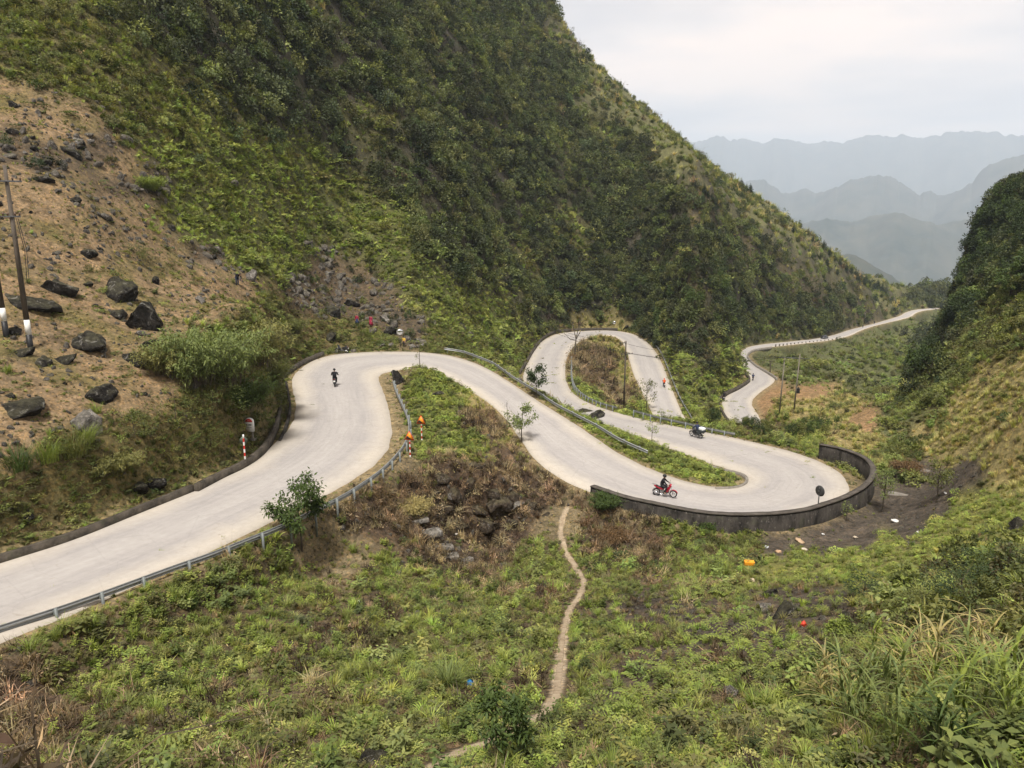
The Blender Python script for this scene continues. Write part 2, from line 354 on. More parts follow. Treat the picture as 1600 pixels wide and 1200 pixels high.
# ------------------------------------------------------------------ material helpers
class NT:
    def __init__(s, name):
        s.m = bpy.data.materials.new(name); s.m.use_nodes = True
        s.t = s.m.node_tree; s.t.nodes.clear()
        s.out = s.t.nodes.new('ShaderNodeOutputMaterial')
    def n(s, typ, **kw):
        nd = s.t.nodes.new('ShaderNode' + typ)
        for k, v in kw.items():
            if k.startswith('i_'):
                key = k[2:]; key = int(key) if key.isdigit() else key.replace('_', ' ')
                if isinstance(v, bpy.types.NodeSocket): s.t.links.new(v, nd.inputs[key])
                else: nd.inputs[key].default_value = v
            else: setattr(nd, k, v)
        return nd
    def ramp(s, fac, stops, interp='LINEAR'):
        r = s.n('ValToRGB'); s.t.links.new(fac, r.inputs[0]); cr = r.color_ramp; cr.interpolation = interp
        while len(cr.elements) < len(stops): cr.elements.new(.5)
        for e, (p, c) in zip(cr.elements, stops):
            e.position = p; e.color = (*c, 1) if len(c) == 3 else c
        return r.outputs[0]
    def g(s, v): return (v, v, v, 1)
    def mixc(s, fac, a, b, mode='MIX'):
        m = s.n('Mix', data_type='RGBA', blend_type=mode)
        for i, v in ((0, fac), (6, a), (7, b)):
            if isinstance(v, bpy.types.NodeSocket): s.t.links.new(v, m.inputs[i])
            else: m.inputs[i].default_value = v if i == 0 or len(v) == 4 else (*v, 1)
        return m.outputs[2]
    def noise(s, scale, detail=4, rough=.55, vec=None, dist=0):
        n = s.n('TexNoise', i_Scale=scale, i_Detail=detail, i_Roughness=rough, i_Distortion=dist)
        if vec is not None: s.t.links.new(vec, n.inputs['Vector'])
        return n.outputs['Fac']
    def pos(s): return s.n('NewGeometry').outputs['Position']
    def objc(s): return s.n('TexCoord').outputs['Object']
    def math(s, op, a, b=0.0):
        m = s.n('Math', operation=op)
        for i, v in ((0, a), (1, b)):
            if isinstance(v, bpy.types.NodeSocket): s.t.links.new(v, m.inputs[i])
            else: m.inputs[i].default_value = v
        return m.outputs[0]
    def bump(s, h, strength=.5, dist=.05):
        return s.n('Bump', i_Strength=strength, i_Distance=dist, i_Height=h).outputs[0]
    def done(s, col, rough=.8, metal=0, normal=None, spec=.3, **kw):
        p = s.n('BsdfPrincipled')
        for k, v in (('Base Color', col), ('Roughness', rough), ('Metallic', metal), ('Normal', normal), ('Specular IOR Level', spec), *kw.items()):
            if v is None: continue
            if isinstance(v, bpy.types.NodeSocket): s.t.links.new(v, p.inputs[k])
            elif k == 'Base Color': p.inputs[k].default_value = v if len(v) == 4 else (*v, 1)
            else: p.inputs[k].default_value = v
        s.t.links.new(p.outputs[0], s.out.inputs[0]); return s.m
def plain(name, col, rough=.6, metal=0, var=.25, scale=8, spec=.3, bump=0):
    """paint / cloth / plastic with a little uneven wear"""
    t = NT(name); v = t.objc()
    n = t.noise(scale, 5, .6, v)
    c = t.mixc(n, tuple(max(0, x * (1 - var)) for x in col), tuple(min(1, x * (1 + var)) for x in col))
    r = t.math('ADD', t.math('MULTIPLY', n, .25), rough - .12)
    nm = t.bump(t.noise(scale * 6, 3, .6, v), bump, .01) if bump else None
    return t.done(c, r, metal, nm, spec)

# ------------------------------------------------------------------ land cover: readings of what grows where
COVER = {
 'S': [(20,150),(60,200),(120,205),(200,265),(20,290),(100,320),(190,330),(60,395),(150,395),(250,410),(330,430),(385,450),(60,520),(150,570),(210,590),(30,620),(100,600),(280,470),(190,500),(10,460),(20,690),(240,520)],
 'R': [(60,240),(160,235),(30,235),(200,300),(530,475),(600,505),(570,455),(640,515),(500,430),(470,460),(610,480),(250,270),(330,400)],
 'U': [(50,40),(120,60),(180,140),(30,105),(100,95),(220,200),(330,560),(400,540),(1530,470),(1585,480),(1560,530),(1500,565),(1450,620),(1500,900),(1570,880),(1440,930),(1590,940),(1540,940),(-100,0),(200,-100),(235,165),(170,110),(265,205),(1390,705),(1380,725)],
 'F': [(300,60),(400,100),(500,150),(600,200),(700,100),(800,150),(500,40),(380,190),(650,300),(750,350),(850,400),(950,350),(900,250),(600,260),(760,440),(850,470),(950,440),(1000,380),(1050,450),(1100,430),(1090,510),(780,30),(1150,470),(1200,490),(1250,500),(1020,500),(930,480),(1290,495),(980,240),(1045,340),(1120,390),(700,-100),(450,-100),(250,20),(560,240),(700,400),(690,330),(860,110),(1000,310),(1180,450)],
 'G': [(250,235),(320,250),(400,265),(480,330),(400,330),(350,370),(450,410),(560,370),(620,420),(540,310),(680,440),(700,490),(760,520),(800,545),(650,470),(470,270),(290,300),(1060,570),(1120,560),(1080,610),(1100,640),(740,480),(420,420),(600,350),(330,210),(295,315),(325,355),(370,395),(260,262)],
 'K': [(330,680),(250,720),(150,760),(60,810),(20,845),(380,640),(425,590),(230,785),(320,730),(120,720),(470,530),(420,480),(520,520),(-120,850),(690,530),(590,530)],
 'H': [(1005,190),(1095,270),(1155,320),(1215,370),(1265,410),(1320,440),(950,120),(900,70),(1040,225),(1370,465),(1330,455),(1050,260)],
 'M': [(1110,340),(1180,395),(1240,440),(1300,470),(1345,485),(1100,560),(1080,440)],
 'L': [(690,650),(660,620),(680,690),(720,700),(700,605),(725,690),(1000,690),(960,665),(1080,720),(1100,735),(1030,705),(910,615),(925,635),(1010,655),(1060,640),(1110,620),(650,660)],
 'B': [(745,745),(700,790),(780,790),(820,745),(850,775),(650,780),(760,855),(600,800),(800,835),(940,565),(930,590),(955,615),(920,550),(20,1040),(50,1075),(90,1110),(960,840),(690,840),(1000,850),(780,700),(738,652),(762,676),(795,708),(700,735),(830,800)],
 'D': [(550,880),(870,820),(470,850),(600,606),(608,632),(614,656),(620,680),(612,706),(597,730),(604,592)],
 'Y': [(1500,640),(1580,640),(1550,700),(1450,690),(1590,740),(1480,725),(1540,600),(1590,590),(970,585),(745,630),(930,530),(1500,690),(1660,660),(1230,640),(1265,640),(1300,640),(1325,648),(1290,655),(1360,690),(1330,680),(790,690),(960,540)],
 'O': [(1205,612),(1258,612),(1345,662),(1275,615),(1190,628),(1355,668),(1335,655)],
 'V': [(1220,560),(1280,585),(1350,600),(1300,560),(1400,565),(1430,520),(1380,540),(1250,590),(1340,570),(1400,600),(1450,500),(1200,550),(1380,672),(1395,650)],
 'T': [(1490,400),(1550,350),(1580,300),(1450,540),(1480,480),(1435,585),(1590,350),(1520,420),(1650,280),(1590,430)],
 'C': [(1400,800),(1450,765),(1470,745),(1350,838),(1280,850),(1420,820),(1310,840),(1210,855),(1480,740),(1390,745),(1440,745),(1490,762),(1503,737),(1460,790),(1430,792),(1410,775)],
 'E': [(1460,835),(1550,800),(1390,855),(1260,880),(1510,790),(1330,880),(1550,850),(1440,870),(1200,890),(1600,810),(1400,880)],
 'W': [(600,900),(500,950),(400,1000),(300,1050),(700,1000),(800,950),(950,900),(1100,880),(1000,1000),(900,1100),(1100,1100),(1200,1150),(600,1150),(400,1150),(200,1150),(500,1080),(750,1100),(300,940),(420,870),(200,1000),(850,880),(1050,850),(1150,860),(1350,1000),(1400,1100),(1500,1050),(1550,1150),(1300,1080),(1150,670),(1200,680),(1250,690),(650,1050),(800,1030),(150,1060),(1000,1150),(100,1000),(650,950)],
 'A': [(1000,955),(1110,975),(945,1110),(1010,1025),(1245,950),(1290,945),(1210,945),(1310,975)],
}
KEYS = list(COVER)
#        bare-ground colours (two per cover)
GCOL = {'S': ((.275,.192,.112),(.18,.138,.085)), 'R': ((.13,.095,.06),(.07,.06,.045)), 'U': ((.075,.075,.03),(.12,.105,.05)), 'F': ((.025,.03,.014),(.05,.048,.024)),
        'G': ((.10,.11,.04),(.075,.075,.032)), 'K': ((.13,.12,.045),(.17,.13,.065)), 'H': ((.15,.145,.07),(.10,.11,.055)), 'M': ((.085,.085,.038),(.16,.12,.065)),
        'L': ((.10,.12,.035),(.13,.12,.05)), 'B': ((.034,.026,.02),(.12,.085,.058)), 'D': ((.20,.16,.10),(.15,.125,.07)), 'Y': ((.29,.235,.11),(.22,.195,.085)),
        'O': ((.33,.205,.11),(.24,.165,.09)), 'V': ((.085,.105,.045),(.12,.12,.06)), 'T': ((.035,.04,.018),(.05,.05,.025)), 'C': ((.055,.048,.040),(.12,.10,.08)),
        'E': ((.20,.21,.06),(.17,.165,.06)), 'W': ((.07,.058,.032),(.14,.108,.066)), 'A': ((.05,.043,.036),(.12,.095,.07))}
SEED = np.array([(x, y) for k in KEYS for x, y in COVER[k]], float)
SKEY = np.array([i for i, k in enumerate(KEYS) for _ in COVER[k]])
def cover_weights(px, py, x, y, r):
    amp = np.clip(900 / r, 4, 28)
    wx = px + fbm(x / 3.1 * (30 / (r + 5)) , y / 3.1 * (30 / (r + 5)), 4) * amp * 2.2
    wy = py + fbm(x / 3.1 * (30 / (r + 5)) + 71, y / 3.1 * (30 / (r + 5)) + 9, 4) * amp * 1.5
    W = np.zeros(px.shape + (len(KEYS),), np.float32)
    for (sx, sy), k in zip(SEED, SKEY):
        d2 = (wx - sx) ** 2 + ((wy - sy) * 1.25) ** 2 + 60
        W[..., k] += (1000.0 / d2) ** 3
    return W / W.sum(-1, keepdims=True)
# footpath trodden down the foreground slope
PATH_PX = [(886,795),(878,815),(876,838),(884,862),(898,884),(911,905),(908,925),(893,948),(884,975),(879,1005),(876,1035),(872,1065),(868,1088),(850,1112),(815,1135),(775,1155),(725,1172),(680,1195),(640,1225)]
PATH = np.array([hit(x, y) for x, y in PATH_PX]); PATHC, _ = catmull(PATH, .25)
def path_dist(x, y):
    out = np.full(np.shape(x), 99.0)
    m = (x > PATHC[:, 0].min() - 2) & (x < PATHC[:, 0].max() + 2) & (y > PATHC[:, 1].min() - 2) & (y < PATHC[:, 1].max() + 2)
    xs, ys = x[m], y[m]; d = np.full(xs.shape, 99.0)
    for s in range(0, len(xs), 20000):
        d[s:s + 20000] = np.sqrt(((xs[s:s + 20000, None] - PATHC[None, :, 0]) ** 2 + (ys[s:s + 20000, None] - PATHC[None, :, 1]) ** 2).min(1))
    out[m] = d; return out
hs = 2
_px, _py = np.clip(PX, -300, 1900)[::hs, ::hs], np.clip(PY, -200, 1350)[::hs, ::hs]
_w = cover_weights(_px, _py, GX[::hs, ::hs], GY[::hs, ::hs], GR[::hs, ::hs])
CW = np.stack([upsample(_w[..., k], NA, NR) for k in range(len(KEYS))], -1).astype(np.float32)
pdist = path_dist(GX, GY) * np.where(GR < 30, .8, 1)
rd2 = raster(RD, GX, GY)
def cover_at(a, l):
    i = np.clip(np.rint((a - A0) / (A1 - A0) * (NA - 1)).astype(int), 0, NA - 1); j = np.clip(np.rint((l - LR[0]) / (LR[-1] - LR[0]) * (NR - 1)).astype(int), 0, NR - 1)
    return CW[i, j]
gap = sstep(.06, .26, fbm(GX / 34 + 7, GY / 34 + ZT / 40, 4) + .5 * fbm(GX / 11 + 2, GY / 11, 3))
iF = KEYS.index('F')
for k_, f_ in (('U', .45), ('G', .30), ('H', .12)): CW[..., KEYS.index(k_)] += CW[..., iF] * gap * f_
CW[..., iF] *= 1 - gap * .87
gapr = sstep(.02, .2, fbm(GX / 5 + 23, GY / 5, 4)) * .75; iW = KEYS.index('W')
CW[..., KEYS.index('B')] += CW[..., iW] * gapr * .45; CW[..., KEYS.index('D')] += CW[..., iW] * gapr * .25; CW[..., iW] *= 1 - gapr * .7
# ground colour: the soil or litter itself
n1 = np.clip(fbm(GX / 4.5, GY / 4.5, 5) * 1.1 + .5, 0, 1)[..., None]
n2 = fbm(GX / 1.1 + 9, GY / 1.1, 3)[..., None]
GC = np.zeros((NA, NR, 3), np.float32)
for i, k in enumerate(KEYS):
    c1, c2 = np.array(GCOL[k][0]), np.array(GCOL[k][1])
    GC += CW[..., i:i + 1] * (c1 * n1 + c2 * (1 - n1))
olive = sstep(-.08, .26, fbm(GX / 3.3 + 50, GY / 3.3, 5))[..., None] * (CW[..., KEYS.index('S')] + CW[..., KEYS.index('O')] * .4)[..., None]
GC = GC * (1 - olive * .8) + np.array((.13, .115, .045)) * olive * .8
GC *= (1 + .5 * n2)
sh = (1 - sstep(.5, 2.0, rd2 + fbm(GX / .9, GY / .9, 3) * .9))[..., None]          # trodden dusty shoulder
GC = GC * (1 - sh * .8) + np.array((.25, .20, .115)) * (1 + .3 * n2) * sh * .8
ph = (1 - sstep(.10, .26, pdist + fbm(GX / .7 + 3, GY / .7, 3) * .16))[..., None]
GC = GC * (1 - ph) + np.array((.42, .345, .25)) * (1 + .25 * n2) * ph
_sl = np.hypot(np.gradient(ZT, axis=1) / (GR * (LR[1] - LR[0])), np.gradient(ZT, axis=0) / (GR * (AZ[1] - AZ[0])))
ROCKY = (sstep(.9, 1.5, _sl + fbm(GX / 12, GY / 12, 3) * .8) * (GR > 120) * np.clip(CW[..., KEYS.index('F')] + CW[..., KEYS.index('M')] + CW[..., KEYS.index('H')] + CW[..., KEYS.index('T')] * .6, 0, 1))
rk = (ROCKY * np.clip(.55 + fbm(GX / 5, ZT / 4 + GY / 9, 4) * 1.6, 0, 1))[..., None]
GC = GC * (1 - rk) + np.array((.058, .052, .043)) * (1 + .6 * n2) * rk
GC = np.clip(GC, .01, .8)
# mesh
ii, jj = np.meshgrid(np.arange(NA - 1), np.arange(NR - 1), indexing='ij')
q = (ii * NR + jj); TF = np.stack([q, q + 1, q + NR + 1, q + NR], -1).reshape(-1, 4)
t = NT('ground_soil')
gcol = t.n('Attribute', attribute_name='gcol').outputs['Color']
p = t.pos()
nA, nB = t.noise(1.7, 8, .65, p), t.noise(9, 6, .7, p)
c = t.mixc(t.ramp(nA, [(.3, (0,) * 3), (.7, (1,) * 3)]), t.mixc(1.0, gcol, (.5, .5, .48), 'MULTIPLY'), t.mixc(1.0, gcol, (1.4, 1.36, 1.3), 'MULTIPLY'))
c = t.mixc(t.ramp(nB, [(.42, (0,) * 3), (.6, (1,) * 3)]), t.mixc(1.0, c, (.7, .7, .72), 'MULTIPLY'), c)
vo = t.n('TexVoronoi', i_Scale=7.0); t.t.links.new(p, vo.inputs['Vector'])
c = t.mixc(t.ramp(t.n('SeparateColor', i_0=vo.outputs['Color']).outputs[0], [(.0, (1,) * 3), (.35, (0,) * 3)]), c, t.mixc(1.0, c, (.55, .56, .5), 'MULTIPLY'))
c = t.mixc(t.ramp(t.n('SeparateColor', i_0=vo.outputs['Color']).outputs[1], [(.72, (0,) * 3), (.8, (1,) * 3)]), c, t.mixc(1.0, c, (1.35, 1.25, 1.1), 'MULTIPLY'))
h = t.math('ADD', t.math('MULTIPLY', nA, .6), t.math('MULTIPLY', nB, .25))
M_GROUND = t.done(c, .95, 0, t.bump(h, .8, .25), .15)
V = np.stack([GX, GY, ZT], -1).reshape(-1, 3)
me = mesh_np('ground', V, TF, [M_GROUND], smooth=True)
set_attr(me, 'gcol', 'FLOAT_COLOR', 'POINT', GC.reshape(-1, 3))
ground_o = tag(link('ground', me), 'steep valley sides of soil, grass and scrub falling towards the road bends', 'ground', kind='structure')

# valley floor and ranges far off
def far_mat(name, a, b):
    t = NT(name); p = t.pos()
    c = t.mixc(t.ramp(t.noise(.004, 9, .65, p), [(.35, (0,) * 3), (.65, (1,) * 3)]), a, b)
    return t.done(c, .95, 0, None, .1)
M_FAR = far_mat('far_slope', (.025, .038, .03), (.075, .075, .055))
M_FAR2 = far_mat('far_floor', (.04, .055, .035), (.11, .10, .075))
def radial_sheet(name, az0, az1, na, rs, zf, mat, label, cat='hills'):
    a = np.radians(np.linspace(az0, az1, na)); Rr, Aa = np.meshgrid(rs, a)
    X, Y = Rr * np.sin(Aa), Rr * np.cos(Aa); Z = zf(np.degrees(Aa), Rr, X, Y)
    ii, jj = np.meshgrid(np.arange(na - 1), np.arange(len(rs) - 1), indexing='ij')
    q = ii * len(rs) + jj; F = np.stack([q, q + 1, q + len(rs) + 1, q + len(rs)], -1).reshape(-1, 4)
    return tag(link(name, mesh_np(name, np.stack([X, Y, Z], -1).reshape(-1, 3), F, [mat], smooth=True)), label, cat, kind='structure')
def sil(px, py): d = ray(px, py); return math.degrees(math.atan2(d[0], d[1])), d[2] / math.hypot(d[0], d[1])
def ridge(pts, Rr, width, base, rough, seed, back=1.0):
    S = np.array([sil(x, y) for x, y in pts])
    def zf(A, R, X, Y):
        pk = np.interp(A, S[:, 0], S[:, 1]) * Rr
        pks = sum(np.interp(A + d, S[:, 0], S[:, 1]) for d in np.linspace(-2.2, 2.2, 15)) / 15 * Rr
        pk = pk + Rr * .0042 * (np.abs(fbm(A * 1.1 + seed * 3, A * 0 + seed, 3)) * 2.2 - .5) * (1 if Rr > 6000 else .5); Rc = Rr + fbm(A / 3.2 + seed, A * 0 + seed, 2) * width * .4
        dn = np.clip(1 - np.abs(R - Rc) / np.where(R < Rc, width, width * back), 0, 1)
        prof = 1 - (1 - dn) ** 1.25; pk = pks + (pk - pks) * np.clip(prof, 0, 1) ** 2
        spur = (1 - np.abs(fbm(X / (width * .30) + seed, Y / (width * .6), 5)) * 2.4)
        z = base + (pk - base) * prof * (1 - .28 * (1 - prof) * (1 - spur)) + fbm(X / (width * .16) + seed, Y / (width * .16), 5) * rough * 1.5 * (.35 + .65 * (1 - dn))
        return z
    return zf
FLOOR = lambda A, R, X, Y: np.interp(R, [560, 700, 1200, 2500, 4500, 8000, 21000], [-112, -128, -230, -360, -450, -500, -520]) + fbm(X / (80 + R * .13), Y / (80 + R * .13), 5) * (20 + R * .012)
radial_sheet('valley_land', -56, 56, 290, np.geomspace(560, 21000, 170), FLOOR, M_FAR2, 'hazy farmed valley floor beyond the end of the road', 'valley')
radial_sheet('hill_spur', 14, 40, 200, np.linspace(1900, 3300, 50),
   ridge([(1180,470),(1290,412),(1310,397),(1335,396),(1352,404),(1375,420),(1400,438),(1440,462),(1600,470)], 2600, 420, -330, 22, 5.3), M_FAR, 'small grey blue spur just above the far end of the road', 'hill')
radial_sheet('valley_hills', 10, 44, 320, np.linspace(4200, 7200, 70),
   ridge([(1100,345),(1200,372),(1245,352),(1290,338),(1330,346),(1370,335),(1400,330),(1430,342),(1465,350),(1500,345),(1600,330),(1750,335)], 5700, 1100, -520, 60, 3.9), M_FAR, 'soft blue hills with pale fields below the karst mountains', 'hills')
radial_sheet('mountain_range', 8, 44, 420, np.linspace(6800, 12000, 90),
   ridge([(1000,330),(1100,300),(1160,284),(1178,278),(1192,278),(1207,288),(1218,297),(1235,300),(1250,294),(1262,293),(1275,300),(1290,297),(1310,290),(1325,281),(1350,276),(1372,273),(1392,274),(1408,281),(1425,292),(1438,303),(1443,296),(1455,294),(1465,303),(1480,303),(1500,296),(1520,284),(1530,268),(1545,258),(1570,248),(1600,241),(1650,225),(1750,240)], 9000, 2000, -520, 60, 1.7), M_FAR, 'blue rounded karst mountains in haze across the valley', 'mountains')
radial_sheet('mountain_skyline', 4, 46, 420, np.linspace(13000, 19500, 60),
   ridge([(900,250),(1060,222),(1100,220),(1120,214),(1140,219),(1165,213),(1190,221),(1210,218),(1235,217),(1262,222),(1295,218),(1320,220),(1350,210),(1370,207),(1390,212),(1410,209),(1440,212),(1470,208),(1500,205),(1530,202),(1550,203),(1570,208),(1600,209),(1750,205)], 16000, 2800, -520, 130, 8.1), M_FAR, 'pale serrated mountain skyline almost lost in the haze', 'mountains')

# carriageway
def road_mesh():
    n = 9; rows = []
    kk = np.arange(len(RL)); wl, wr = fbm(kk * .31, kk * 0, 4) * .32, fbm(kk * .31, kk * 0 + 9, 4) * .32      # ragged, crumbling edges
    for l, r, a_, b_ in zip(RL, RR, wl, wr):
        e_ = (r - l) / np.linalg.norm(r - l); l, r = l + e_ * a_, r + e_ * b_
        ts = np.linspace(0, 1, n); P = l + (r - l) * ts[:, None]
        P[:, 2] += .05 * (1 - (2 * ts - 1) ** 2)                      # camber
        rows.append(np.concatenate([[l + (l - r) / np.linalg.norm(l - r) * .12 - [0, 0, .3]], P, [r + (r - l) / np.linalg.norm(l - r) * .12 - [0, 0, .3]]]))
    V = np.array(rows); m, k = V.shape[:2]
    ii, jj = np.meshgrid(np.arange(m - 1), np.arange(k - 1), indexing='ij'); q = ii * k + jj
    F = np.stack([q, q + 1, q + k + 1, q + k], -1).reshape(-1, 4)[:, ::-1]
    me = mesh_np('road', V.reshape(-1, 3), F, [], smooth=True)
    mid = (RL + RR) / 2; s = np.concatenate([[0], np.cumsum(np.linalg.norm(np.diff(mid, axis=0), axis=1))])
    u = np.tile(np.concatenate([[0], np.linspace(0, 1, n), [1]]), (m, 1)); v = np.repeat(s[:, None], k, 1)
    set_attr(me, 'lane', 'FLOAT_VECTOR', 'POINT', np.stack([u, v, 0 * u], -1).reshape(-1, 3))
    return me
t = NT('pale_dusty_asphalt')
lane = t.n('Attribute', attribute_name='lane').outputs['Vector']
sx = t.n('SeparateXYZ', i_0=lane)
u, v = sx.outputs[0], sx.outputs[1]
p = t.pos()
str_v = t.n('CombineXYZ', i_0=t.math('MULTIPLY', u, 26.0), i_1=t.math('MULTIPLY', v, .16)).outputs[0]
streak = t.noise(1.0, 5, .6, str_v)
big, fine, mid = t.noise(.22, 4, .6, p), t.noise(30, 4, .7, p), t.noise(2.4, 6, .65, p)
# dust lies thick along the edges and between the wheel tracks
edge = t.math('ABSOLUTE', t.math('SUBTRACT', u, .5))
dust = t.ramp(t.math('ADD', edge, t.math('MULTIPLY', t.math('SUBTRACT', big, .5), .35)), [(.22, (0,) * 3), (.47, (1,) * 3)])
c = t.mixc(t.ramp(streak, [(.3, (0,) * 3), (.7, (1,) * 3)]), (.325, .303, .285), (.38, .356, .33))
c = t.mixc(t.math('MULTIPLY', dust, .75), c, (.46, .41, .335))
c = t.mixc(t.ramp(mid, [(.35, (0,) * 3), (.65, (1,) * 3)]), t.mixc(1.0, c, (.90, .90, .90), 'MULTIPLY'), c)
c = t.mixc(t.ramp(t.noise(.9, 6, .7, p, 1.5), [(.62, (0,) * 3), (.70, (1,) * 3)]), c, t.mixc(1.0, c, (.88, .86, .83), 'MULTIPLY'))
vor = t.n('TexVoronoi', feature='DISTANCE_TO_EDGE', i_Scale=.35)
t.t.links.new(t.n('VectorMath', operation='ADD', i_0=p, i_1=t.n('TexNoise', i_Scale=1.2, i_Detail=4.0).outputs['Color']).outputs[0], vor.inputs['Vector'])
lanes = t.math('ADD', t.math('ABSOLUTE', t.math('SUBTRACT', t.math('ABSOLUTE', t.math('SUBTRACT', u, .5)), .22)), t.math('MULTIPLY', t.math('SUBTRACT', big, .5), .3))
c = t.mixc(t.math('MULTIPLY', t.ramp(lanes, [(.0, (1,) * 3), (.17, (0,) * 3)]), .5), c, t.mixc(1.0, c, (.80, .80, .82), 'MULTIPLY'))
c = t.mixc(t.math('MULTIPLY', t.ramp(t.noise(.5, 7, .75, p, .6), [(.57, (0,) * 3), (.70, (1,) * 3)]), .35), c, t.mixc(1.0, c, (.74, .72, .70), 'MULTIPLY'))
crack = t.ramp(vor.outputs['Distance'], [(0, (1,) * 3), (.012, (0,) * 3)])
c = t.mixc(t.math('MULTIPLY', crack, .16), c, (.16, .15, .14))
M_ROAD = t.done(c, .88, 0, t.bump(fine, .25, .01), .2)
rm = road_mesh(); rm.materials.append(M_ROAD)
road = tag(link('road', rm), 'pale dusty mountain road winding down through tight hairpin bends', 'road', kind='structure')

# trodden footpath
_pt = unit_ = np.gradient(PATHC, axis=0); _pt = _pt / np.linalg.norm(_pt[:, :2], axis=1)[:, None]; _pn = np.stack([_pt[:, 1], -_pt[:, 0]], 1)
_k = np.arange(len(PATHC)); _wl = .15 + .10 * fbm(_k * .17, _k * 0, 4) + .05 * np.sin(_k * .05); _wr = .15 + .10 * fbm(_k * .17, _k * 0 + 8, 4)
_V = []
for j, f in enumerate(np.linspace(-1, 1, 7)):
    w_ = np.where(f < 0, _wl, _wr) * f; X_, Y_ = PATHC[:, 0] + _pn[:, 0] * w_, PATHC[:, 1] + _pn[:, 1] * w_
    _V.append(np.stack([X_, Y_, ground(X_, Y_) + (.035 if abs(f) < .9 else -.03)], 1))
_V = np.stack(_V, 1); _i, _j = np.meshgrid(np.arange(len(PATHC) - 1), np.arange(6), indexing='ij'); _q = _i * 7 + _j
t = NT('trodden_earth'); p = t.pos()
c = t.mixc(t.ramp(t.noise(3.5, 7, .7, p), [(.35, (0,) * 3), (.68, (1,) * 3)]), (.22, .165, .105), (.40, .325, .23))
M_PATH = t.done(c, .95, 0, t.bump(t.noise(12, 5, .7, p), .6, .05), .1)
tag(link('footpath', mesh_np('footpath', _V.reshape(-1, 3), np.stack([_q, _q + 7, _q + 8, _q + 1], -1).reshape(-1, 4), [M_PATH], smooth=True)), 'narrow trodden earth footpath climbing the foreground slope to the road', 'path', kind='structure')
# ------------------------------------------------------------------ sky, sun, haze
SUN_EL, SUN_AZ = math.radians(64), math.radians(192)      # azimuth clockwise from +Y: high, over the viewer's left shoulder
w = bpy.data.worlds.new('World'); SC.world = w; w.use_nodes = True
nt = w.node_tree; nt.nodes.clear()
wo = nt.nodes.new('ShaderNodeOutputWorld'); bg = nt.nodes.new('ShaderNodeBackground')
sk = nt.nodes.new('ShaderNodeTexSky'); sk.sky_type = 'NISHITA'; sk.sun_disc = False
sk.sun_elevation = SUN_EL; sk.sun_rotation = SUN_AZ; sk.air_density = 1.2; sk.dust_density = 3.5; sk.ozone_density = 1.0; sk.altitude = 900
tc = nt.nodes.new('ShaderNodeTexCoord'); sep = nt.nodes.new('ShaderNodeSeparateXYZ'); nt.links.new(tc.outputs['Generated'], sep.inputs[0])
def wm(op, a, b=0.0):
    m = nt.nodes.new('ShaderNodeMath'); m.operation = op
    for i, x in ((0, a), (1, b)):
        if isinstance(x, bpy.types.NodeSocket): nt.links.new(x, m.inputs[i])
        else: m.inputs[i].default_value = x
    return m.outputs[0]
zz = wm('MAXIMUM', wm('ADD', sep.outputs[2], .09), .02)
cv = nt.nodes.new('ShaderNodeCombineXYZ'); nt.links.new(wm('DIVIDE', sep.outputs[0], zz), cv.inputs[0]); nt.links.new(wm('DIVIDE', sep.outputs[1], zz), cv.inputs[1])
def wnoise(scale, det, off):
    n = nt.nodes.new('ShaderNodeTexNoise'); n.inputs['Scale'].default_value = scale; n.inputs['Detail'].default_value = det; n.inputs['Roughness'].default_value = .5
    mp = nt.nodes.new('ShaderNodeMapping'); mp.inputs['Location'].default_value = off; nt.links.new(cv.outputs[0], mp.inputs[0]); nt.links.new(mp.outputs[0], n.inputs['Vector'])
    return n.outputs['Fac']
def wramp(f, stops):
    r = nt.nodes.new('ShaderNodeValToRGB'); nt.links.new(f, r.inputs[0])
    while len(r.color_ramp.elements) < len(stops): r.color_ramp.elements.new(.5)
    for e, (p_, c_) in zip(r.color_ramp.elements, stops): e.position = p_; e.color = (*c_, 1)
    return r.outputs[0]
def wmix(f, a, b):
    m = nt.nodes.new('ShaderNodeMix'); m.data_type = 'RGBA'
    for i, x in ((0, f), (6, a), (7, b)):
        if isinstance(x, bpy.types.NodeSocket): nt.links.new(x, m.inputs[i])
        else: m.inputs[i].default_value = x if i == 0 else (*x, 1)
    return m.outputs[2]
cloud = wramp(wnoise(.8, 5, (3.1, 1.7, 0)), [(.36, (.66, .60, .575)), (.50, (.88, .76, .68)), (.62, (1.10, .885, .735))])
cs = nt.nodes.new('ShaderNodeVectorMath'); cs.operation = 'SCALE'; nt.links.new(cloud, cs.inputs[0]); grad = wramp(sep.outputs[2], [(.0, (1, 1, 1)), (.30, (1, 1, 1)), (.75, (.55, .56, .58))])
cl2 = nt.nodes.new('ShaderNodeVectorMath'); cl2.operation = 'MULTIPLY'; nt.links.new(cloud, cl2.inputs[0]); nt.links.new(grad, cl2.inputs[1]); nt.links.new(cl2.outputs[0], cs.inputs[0]); cs.inputs[3].default_value = 4.85
nt.links.new(wmix(.97, sk.outputs[0], cs.outputs[0]), bg.inputs[0])
bg.inputs[1].default_value = .12
nt.links.new(bg.outputs[0], wo.inputs[0])
sd = bpy.data.lights.new('sun', 'SUN'); sd.energy = 3.1; sd.angle = math.radians(10); sd.color = (1.0, .95, .885)
so = bpy.data.objects.new('sun', sd); COL.objects.link(so)
so.rotation_euler = Vector((-math.sin(SUN_AZ) * math.cos(SUN_EL), -math.cos(SUN_AZ) * math.cos(SUN_EL), -math.sin(SUN_EL))).to_track_quat('-Z', 'Y').to_euler()
HAZE_TOP = float(max(ZT.max(), 16000 * .1)) + 25
